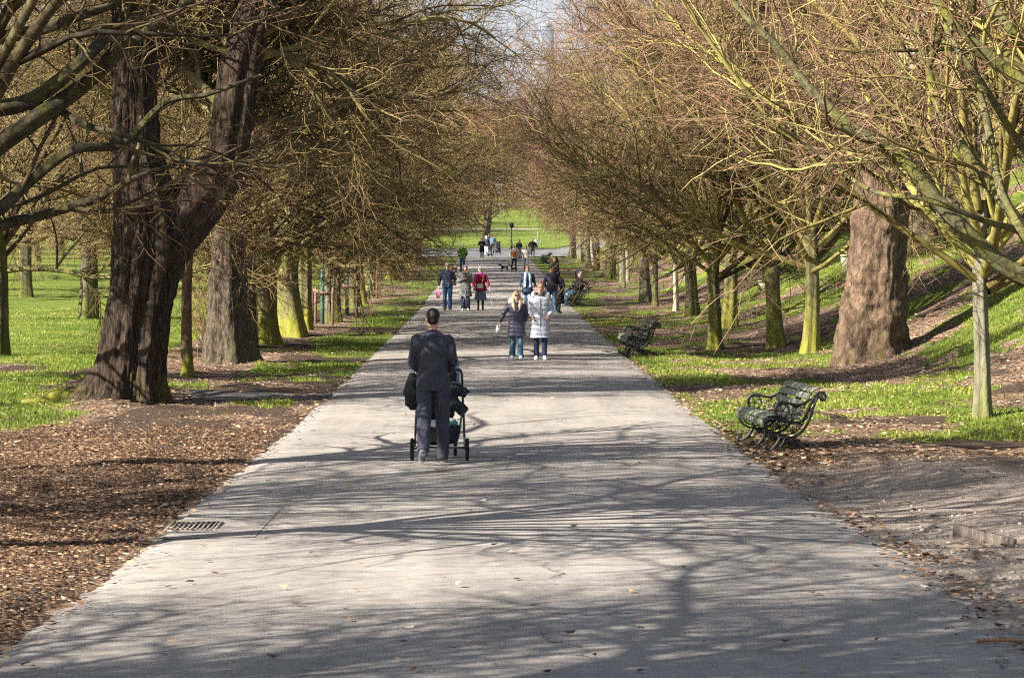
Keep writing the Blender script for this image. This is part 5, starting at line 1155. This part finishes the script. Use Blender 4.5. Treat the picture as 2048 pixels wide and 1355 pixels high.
person('white-haired woman in a maroon coat and blue-grey skirt walking with a stick', (x_, d_, z_), 0, 1.60, 'fair', legs=((8, 2), (-6, 10)), arms=(((.29, -.02, 1.14), (.37, -.18, .98)), ((-.27, .0, 1.14), (-.29, -.04, .92))), hunch=.01,
       torso=[dict(name='coat', mat=C_('maroon_wool', (.22, .012, .045)), infl=.045, hem=.78, hemw=(.25, .18), arm=1.25, fold=.012)], bottom=dict(kind='skirt', mat=C_('slate_skirt', (.13, .16, .24)), hem=.42, w=.25), hair=('fluffy', (.80, .79, .76)), shoes=(.03, .03, .05), extra=seq(scarf((.42, .10, .45), 'violet_scarf', False, .05), stick_bag))
# 9 green jacket, from behind
x_, d_, z_ = at(925, 544)
person('man seen from behind in green jacket and navy trousers at the path edge', (x_, d_, z_), math.pi, 1.74, 'fair', legs=((6, 6), (-10, 6)), vox=.018, arms=(((.28, .02, 1.14), (.22, -.08, .96)), ((-.28, .02, 1.14), (-.22, -.08, .96))),
       torso=[dict(mat=C_('green_jacket', (.10, .25, .05), var=.5), infl=.04, hem=.84, arm=1.25, collar=.08)], bottom=dict(kind='trousers', mat=JEAND, knee=.078, cuff=.07), hair=('crop', (.55, .5, .48)), shoes=(.1, .08, .07))
# 10 group on and around the third bench
x_, d_, z_ = at(1103, 628)
person('dark-haired bearded man in an open navy jacket and blue jeans standing near the occupied bench', (x_, d_, z_), .35, 1.72, 'brown', legs=((10, 2), (-10, 10)), arms=(((.26, .0, 1.14), (.24, -.12, .95)), ((-.27, .02, 1.14), (-.27, -.05, .92))), head=(25, 12),
       torso=[dict(name='t_shirt', mat=C_('grey_tee', (.22, .23, .25)), infl=.012, hem=.9, sleeves=False), dict(mat=C_('ink_jacket', (.030, .028, .048)), infl=.030, hem=.82, arm=1.15, sw=1.03)], bottom=dict(kind='trousers', mat=JEAN, knee=.07, cuff=.066), hair=('short', (.015, .012, .012)), shoes=(.08, .08, .08))
x_, d_, z_ = at(1116, 626)
person('small figure in long black coat and black headscarf beside the bearded man', (x_ + .02, d_ - .1, z_), 2.6, 1.48, 'brown', legs=((6, 4), (-6, 6)), arms=(((.24, -.02, 1.14), (.12, -.2, 1.02)), ((-.24, -.02, 1.14), (-.12, -.2, 1.02))),
       torso=[dict(name='long_coat', mat=BLK, infl=.045, hem=.40, hemw=(.22, .17), arm=1.2)], bottom=dict(kind='trousers', mat=BLK), hair=('short', (.012, .012, .012)), shoes=(.02, .02, .02), extra=scarf((.012, .012, .013), 'black_scarf', True, .055))
s_ = 44.0; dW = F / s_; xW = (1113 - 985) / s_
person('long-haired woman in black standing turned towards the bench beyond the man in the navy jacket', (xW, dW, float(pathz(xW, dW))), -1.1, 1.66, 'brown', legs=((4, 4), (-2, 4)), arms=(((.24, -.08, 1.16), (.12, -.26, 1.12)), ((-.24, -.08, 1.16), (-.12, -.26, 1.12))), vox=.016, lean=6,
       torso=[dict(mat=BLK, infl=.035, hem=.78, arm=1.15)], bottom=dict(kind='trousers', mat=BLK), hair=('long', (.014, .010, .010)), shoes=(.02, .02, .02))
xp, dp, zp = xW + .75, dW + .4, 0
pushchair('black pushchair parked on the verge beside the long-haired woman in black', (xp, dp, float(ground(xp, dp))), 1.9, False, None, 1.0)
# seated man: hips on the third bench
bx, by, bz = B3.location
def cap(o, J):
    b = MB(); b.ell(J['hd']((0, .01, 1.70)), (.090, .105, .062), 10); b.loft([J['hd']((0, -.07, 1.682)), J['hd']((0, -.16, 1.668))], [.075, .05], [.008, .006], 14, U=J['hd']((1, 0, 1.53)) - J['hd']((0, 0, 1.53)), Wv=(0, 0, 1))
    V, Q, N = rm(b, .011); link('cap', mesh('cap', V, [Q], C_('grey_cap', (.22, .23, .23))), o)
sit_man = person('man in grey flat cap, black jacket and pale jeans sitting on a bench', (bx + .30, by + .45, bz - .0), -1.25, 1.74, 'fair', legs=((78, 62), (86, 78)), arms=(((.26, .06, 1.16), (.16, -.16, 1.02)), ((-.30, .16, 1.18), (-.34, .20, .98))), head=(-10, -6), lean=-10, sit=True,
       torso=[dict(mat=C_('black_jacket', (.015, .015, .018)), infl=.05, hem=.84, arm=1.3, collar=.08)], bottom=dict(kind='trousers', mat=C_('washed_jeans', (.17, .27, .37), var=.25), knee=.085, cuff=.072), hair=('crop', (.2, .15, .12)), shoes=(.6, .58, .56), extra=cap)
# 11.. far walkers
x_, d_, z_ = at(1028, 541)
def tote(o, J):
    w_ = J['wr'][1]; b = MB(); b.box(w_ + [-.02, -.02, -.40], (.30, .12, .36)); V, Q, N = rm(b, .016, 2)
    k_ = link('shopping_bag', mesh('shopping_bag', V, [Q], C_('cream_canvas', (.62, .52, .42)))); k_.matrix_world = o_world(o); tag(k_, 'large cream shopping bag carried by the woman with the dogs', 'bag')
    h_ = MB(); h_.tube([w_ + [-.1, -.02, -.22], w_ + [-.03, -.02, -.07], w_ + [.06, -.02, -.22]], .008, 5); h_.build('handle', [C_('cream_canvas', (.62, .52, .42))], k_)
person('dark-haired woman in a pale jacket with red and yellow front, dark trousers, walking two dogs', (x_, d_, z_), .3, 1.60, 'mid', legs=((12, 4), (-12, 14)), arms=(((.27, .0, 1.14), (.30, -.05, .92)), ((-.28, -.02, 1.14), (-.34, -.10, .95))), vox=.018,
       torso=[dict(mat=C_('patterned_jacket', (.60, .50, .42), var=.3), infl=.04, hem=.82, arm=1.2), dict(name='waistcoat', mat=C_('red_yellow_waistcoat', (.50, .16, .05), var=.8, scale=18), infl=.047, hem=.95, top=1.33, sleeves=False)], bottom=dict(kind='trousers', mat=BLK), hair=('short', (.03, .02, .018)), shoes=(.03, .03, .03), extra=seq(tote, scarf((.62, .60, .55), 'cream_scarf', False, .045)))
x_, d_, z_ = at(1052, 541)
person('woman dressed in cream jacket, pale grey leggings and purple trainers', (x_, d_, z_), .1, 1.58, 'fair', legs=((8, 4), (-10, 10)), arms=(((.29, .0, 1.14), (.38, -.05, .94)), ((-.29, .0, 1.14), (-.38, -.05, .94))), vox=.018,
       torso=[dict(mat=C_('cream_fleece', (.72, .64, .58), var=.12), infl=.045, hem=.84, arm=1.3)], bottom=dict(kind='trousers', mat=C_('pale_grey', (.50, .54, .62), var=.12), knee=.065, cuff=.055), hair=('short', (.62, .45, .28)), shoes=(.30, .05, .26))
x_, d_, z_ = at(1038, 521)
person('long-haired woman in a black top and long grey skirt walking behind the two nearer women', (x_, d_, z_), 0, 1.60, 'mid', legs=((8, 4), (-8, 8)), vox=.018, arms=(((.25, -.02, 1.14), (.15, -.14, 1.02)), ((-.25, -.02, 1.14), (-.15, -.14, 1.02))),
       torso=[dict(mat=BLK, infl=.035, hem=.95, arm=1.15)], bottom=dict(kind='skirt', mat=C_('grey_lilac_skirt', (.24, .22, .26), var=.4), hem=.18, w=.25), hair=('long', (.03, .018, .015)), shoes=(.03, .03, .03))
x_, d_, z_ = at(1065, 521)
person('man in black jacket, hands in pockets, walking near the far empty bench', (x_, d_, z_), 0, 1.74, 'mid', legs=((8, 4), (-8, 8)), vox=.018, arms=(((.32, .04, 1.14), (.20, -.08, .98)), ((-.32, .04, 1.14), (-.20, -.08, .98))),
       torso=[dict(mat=BLK, infl=.04, hem=.80, arm=1.25, collar=.08)], bottom=dict(kind='trousers', mat=C_('slate_jeans', (.07, .10, .14))), hair=('short', (.02, .016, .014)), shoes=(.02, .02, .02))
x_, d_, z_ = at(964, 516)
person('person in long black coat with pale scarf walking below the forked tree', (x_, d_, z_), 0, 1.66, 'fair', legs=((8, 4), (-8, 8)), vox=.018, arms=(((.30, -.04, 1.14), (.06, -.2, 1.16)), ((-.30, -.04, 1.14), (-.06, -.2, 1.16))),
       torso=[dict(name='coat', mat=BLK, infl=.045, hem=.50, hemw=(.2, .15), arm=1.25)], bottom=dict(kind='trousers', mat=BLK), hair=('fluffy', (.55, .5, .45)), shoes=(.03, .03, .03), extra=scarf((.62, .58, .55), 'pale_scarf', False, .06))
x_, d_, z_ = at(973, 511)
person('person with silver hair, charcoal top and light grey trousers half hidden behind the black coat', (x_, d_, z_), math.pi, 1.70, 'fair', legs=((6, 4), (-6, 8)), vox=.018, torso=[dict(mat=C_('charcoal_top', (.04, .04, .05)), infl=.035, hem=.82, arm=1.15)], bottom=dict(kind='trousers', mat=C_('light_grey', (.38, .40, .43)), knee=.085, cuff=.08), hair=('fluffy', (.6, .58, .56)), shoes=(.03, .03, .03))
x_, d_, z_ = at(985, 508)
person('man seen from behind in blue-grey shirt beside a pram, far away', (x_, d_, z_), math.pi, 1.78, 'mid', legs=((8, 4), (-8, 10)), vox=.018, arms=(((.27, -.1, 1.14), (.2, -.3, 1.02)), ((-.27, -.1, 1.14), (-.2, -.3, 1.02))), torso=[dict(name='shirt', mat=C_('blue_grey_shirt', (.13, .22, .29)), infl=.04, hem=.82, arm=1.2)], bottom=dict(kind='trousers', mat=C_('dark_brown_trousers', (.05, .04, .025))), hair=('short', (.05, .03, .02)), shoes=(.03, .03, .03), wide=1.1)
x_, d_, z_ = at(978, 505)
person('tall dark-clothed person beyond the blue-grey shirt, in front of the forked tree', (x_, d_, z_), math.pi, 1.82, 'mid', legs=((6, 4), (-6, 8)), vox=.018, torso=[dict(mat=BLK, infl=.035, hem=.82, arm=1.15)], bottom=dict(kind='trousers', mat=BLK), hair=('short', (.08, .045, .03)), shoes=(.03, .03, .03))
x_, d_, z_ = at(994, 508)
pushchair('dark pram beside the distant man in the blue-grey shirt', (x_, d_ - .6, z_), math.pi - .3, False, None, 1.05)
# ---------------------------------------------------------------- dogs
def dog(label, loc, rz, L, H, mats, shaggy=.02, white=None, tail_up=.5, grp=None):
    """front = -Y; length L nose to rump about 1.25 L, height H at the withers"""
    o = thing('dog', label, 'dog', loc, rz, grp); b = MB(); zc = H * .72
    b.tube([(0, -L * .42, zc + .02 * H), (0, -L * .25, zc - .03 * H), (0, L * .05, zc), (0, L * .32, zc + .03 * H), (0, L * .45, zc)], np.array([.15, .215, .17, .165, .10]) * H, 12, squash=.82)
    b.tube([(0, -L * .36, zc + .06 * H), (0, -L * .50, H * 1.0), (0, -L * .58, H * 1.12)], np.array([.13, .11, .11]) * H, 10)
    b.tube([(0, -L * .54, H * 1.12), (0, -L * .66, H * 1.10), (0, -L * .80, H * 1.02)], np.array([.125, .10, .05]) * H, 10)
    for s in (1, -1):
        b.tube([(s * .07 * H, -L * .56, H * 1.2), (s * .12 * H, -L * .55, H * 1.14), (s * .14 * H, -L * .57, H * 1.0)], np.array([.03, .045, .03]) * H, 7)
        st = .06 * s * L
        b.tube([(s * .11 * H, -L * .30, zc - .05 * H), (s * .11 * H, -L * .28 + st * .3, H * .40), (s * .11 * H, -L * .30 + st, H * .22), (s * .11 * H, -L * .29 + st * 1.5, .03 * H), (s * .11 * H, -L * .35 + st * 1.5, .03 * H)], np.array([.09, .065, .05, .042, .045]) * H, 8)
        b.tube([(s * .11 * H, L * .34, zc - .02 * H), (s * .12 * H, L * .26 - st, H * .46), (s * .12 * H, L * .42 - st, H * .26), (s * .12 * H, L * .38 - st, .03 * H), (s * .12 * H, L * .31 - st, .03 * H)], np.array([.13, .10, .05, .042, .045]) * H, 8)
    b.tube([(0, L * .44, zc + .06 * H), (0, L * .58, zc + tail_up * .2 * H), (0, L * .70, zc + tail_up * .5 * H)], np.array([.05, .05, .03]) * H, 7)
    V, Q, N = rm(b, .016, 2); V = V + N * (vnoise(V[:, 0] * 40, V[:, 1] * 30 + V[:, 2] * 30, 2) * shaggy)[:, None]
    C = V[Q].mean(1); fm = np.zeros(len(Q), int)
    if white: fm = (white(C / [H, L, H])).astype(int)
    link('body', mesh('body', V, [Q], mats, fmat=fm), o)
    return o
M_FURK = C_('black_fur', (.018, .017, .017)); M_FURW = C_('white_fur', (.60, .57, .53)); M_FURB = C_('brown_fur', (.13, .055, .028), var=.45)
x_, d_, z_ = at(1009, 543)
dog('shaggy black and white dog nearest the cream shopping bag, walking to the left', (x_, d_, z_), -1.2, .52, .40, [M_FURK, M_FURW], .05, lambda c: (np.abs(c[:, 1] - .12) < .08) | (c[:, 2] < .12), grp=None)
x_, d_, z_ = at(1029, 545)
dog('black dog at the feet of the woman with the shopping bag', (x_ - .05, d_ - .5, z_), -.9, .42, .38, [M_FURK, M_FURW], .03, None)
x_, d_, z_ = at(980, 514)
dog('small black dog low on the path by the group at the far end', (x_, d_, z_), -1.3, .50, .33, [M_FURK, M_FURW], .04, None)
x_, d_, z_ = at(908, 546)
dog('shaggy brown dog standing on the grass left of the man in green', (x_, d_, z_), 1.9, .46, .42, [M_FURB, M_FURW], .05, None)

# ================================================================== STREET FURNITURE AND DISTANCE
x_, d_, z_ = at(1023, 498, 200)
lp = thing('street_lamp', 'black park lamp post with square lantern at the end of the avenue', 'lamp post', (x_, d_, z_))
M_LP = metal('lamp_black', (.012, .012, .014), .5); S = F / d_; hL = 51 / S
MB().loft([(0, 0, -.1), (0, 0, .1), (0, 0, .8), (0, 0, .85), (0, 0, hL - .5), (0, 0, hL - .45)], [.13, .13, .10, .065, .05, .07], [.13, .13, .10, .065, .05, .07], 10).build('post', [M_LP], lp)
b = MB(); b.loft([(0, 0, hL - .47), (0, 0, hL - .40), (0, 0, hL), (0, 0, hL + .03), (0, 0, hL + .14)], [.10, .17, .26, .28, .04], [.10, .17, .26, .28, .04], 4, p=2); b.box((.25, 0, hL - .3), (.16, .1, .16)); b.build('lantern', [M_LP], lp, smooth=False)
x_, d_, z_ = at(1075, 496, 200)
M_POST = C_('weathered_white_paint', (.32, .33, .30)); gp = thing('sign_post', 'thin white post with small pale panel on the lawn, right of lamp post', 'post', (x_, d_, z_)); S = F / d_
MB().loft([(0, 0, -.1), (0, 0, 33 / S)], .035, .035, 8).build('post', [M_POST], gp); MB().loft([(6 / S, 0, -.1), (6 / S, 0, 18 / S)], .035, .035, 8).build('post', [M_POST], gp)
MB().box((3 / S, 0, 18 / S), (6 / S, .03, .05)).build('rail', [M_POST], gp); MB().box((-3.2 / S, 0, 9 / S), (5 / S, .04, 17 / S)).build('panel', [C_('pale_panel', (.4, .46, .4))], gp)
for (px_, py_, lab_) in ((1693, 530, 'small square stone marker on the bank just left of the plane trunk'), (1526, 580, 'low square stone marker on the bank between two mossy trunks')):
    x_, d_, z_ = at(px_, py_); b = MB(); b.box((0, 0, .12), (.34, .3, .36)); b.box((0, 0, .32), (.40, .36, .05)); tag(b.build('marker_stone', [BK_PALE], smooth=False, loc=(x_, d_, z_)), lab_, 'stone')
# distant towers, seen faintly through the gap
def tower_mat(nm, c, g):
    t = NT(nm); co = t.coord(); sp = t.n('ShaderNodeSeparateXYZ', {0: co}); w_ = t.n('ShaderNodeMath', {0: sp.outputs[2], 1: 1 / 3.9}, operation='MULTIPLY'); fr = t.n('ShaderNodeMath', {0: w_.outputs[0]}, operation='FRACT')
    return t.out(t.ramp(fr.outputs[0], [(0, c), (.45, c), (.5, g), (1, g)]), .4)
MTW = [tower_mat('hazy_glass_blue', (.13, .165, .21), (.115, .15, .195)), tower_mat('hazy_pale_concrete', (.17, .185, .21), (.14, .155, .19))]  # haze fade towards the sky tone is put into these facade colours
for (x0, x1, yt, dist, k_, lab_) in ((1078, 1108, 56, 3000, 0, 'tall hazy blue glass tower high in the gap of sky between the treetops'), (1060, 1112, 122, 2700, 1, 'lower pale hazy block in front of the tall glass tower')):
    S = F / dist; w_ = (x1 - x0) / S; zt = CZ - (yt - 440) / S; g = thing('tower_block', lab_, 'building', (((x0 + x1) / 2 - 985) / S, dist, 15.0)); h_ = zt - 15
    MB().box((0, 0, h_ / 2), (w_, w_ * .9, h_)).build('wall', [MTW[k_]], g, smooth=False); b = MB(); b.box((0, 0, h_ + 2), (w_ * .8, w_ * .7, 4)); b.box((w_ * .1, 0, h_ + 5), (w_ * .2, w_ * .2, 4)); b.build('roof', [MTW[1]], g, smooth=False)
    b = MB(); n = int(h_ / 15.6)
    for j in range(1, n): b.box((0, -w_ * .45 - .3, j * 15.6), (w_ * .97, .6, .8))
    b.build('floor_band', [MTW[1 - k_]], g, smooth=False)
# red mast with crossarms
dist = 900.0; S = F / dist; zb = float(ground(20, dist)); H_ = CZ + (440 + 90) / S - zb
ms_ = thing('radio_mast', 'tall thin red lattice mast with dark horizontal crossarms standing in the sky gap', 'mast', ((1114 - 985) / S, dist, zb))
b = MB()
for (a_, c_) in ((-.35, -.35), (.35, -.35), (.35, .35), (-.35, .35)): b.tube([(a_, c_, 0), (a_ * .8, c_ * .8, H_)], .07, 5)
for k in range(int(H_ / 1.6)):
    z0 = k * 1.6; s_ = 1 if k % 2 else -1; b.tube([(-.33 * s_, -.34, z0), (.33 * s_, -.34, z0 + 1.6)], .04, 4); b.tube([(-.33 * s_, .34, z0), (.33 * s_, .34, z0 + 1.6)], .04, 4)
b.build('lattice', [C_('red_paint', (.30, .12, .10))], ms_)
for yy_, w0 in ((18, 40), (48, 46), (85, 60)):
    zz_ = CZ - (yy_ - 440) / S - zb; MB().box((-2 / S, 0, zz_), (w0 / S, .35, .32)).build('crossarm', [C_('grey_steel', (.14, .13, .15))], ms_)

# ================================================================== AIR
hb = MB().box((0, 1650, 140), (2400, 4100, 330))
t = NT('haze_air'); nt = t.t
nt.nodes.remove(t.b); pv = nt.nodes.new('ShaderNodeVolumePrincipled'); pv.inputs['Color'].default_value = (.86, .91, 1.0, 1); pv.inputs['Density'].default_value = .00006; pv.inputs['Anisotropy'].default_value = .3
nt.links.new(pv.outputs[0], nt.nodes['Material Output'].inputs['Volume'])
tag(hb.build('haze', [t.m], smooth=False), kind='stuff')
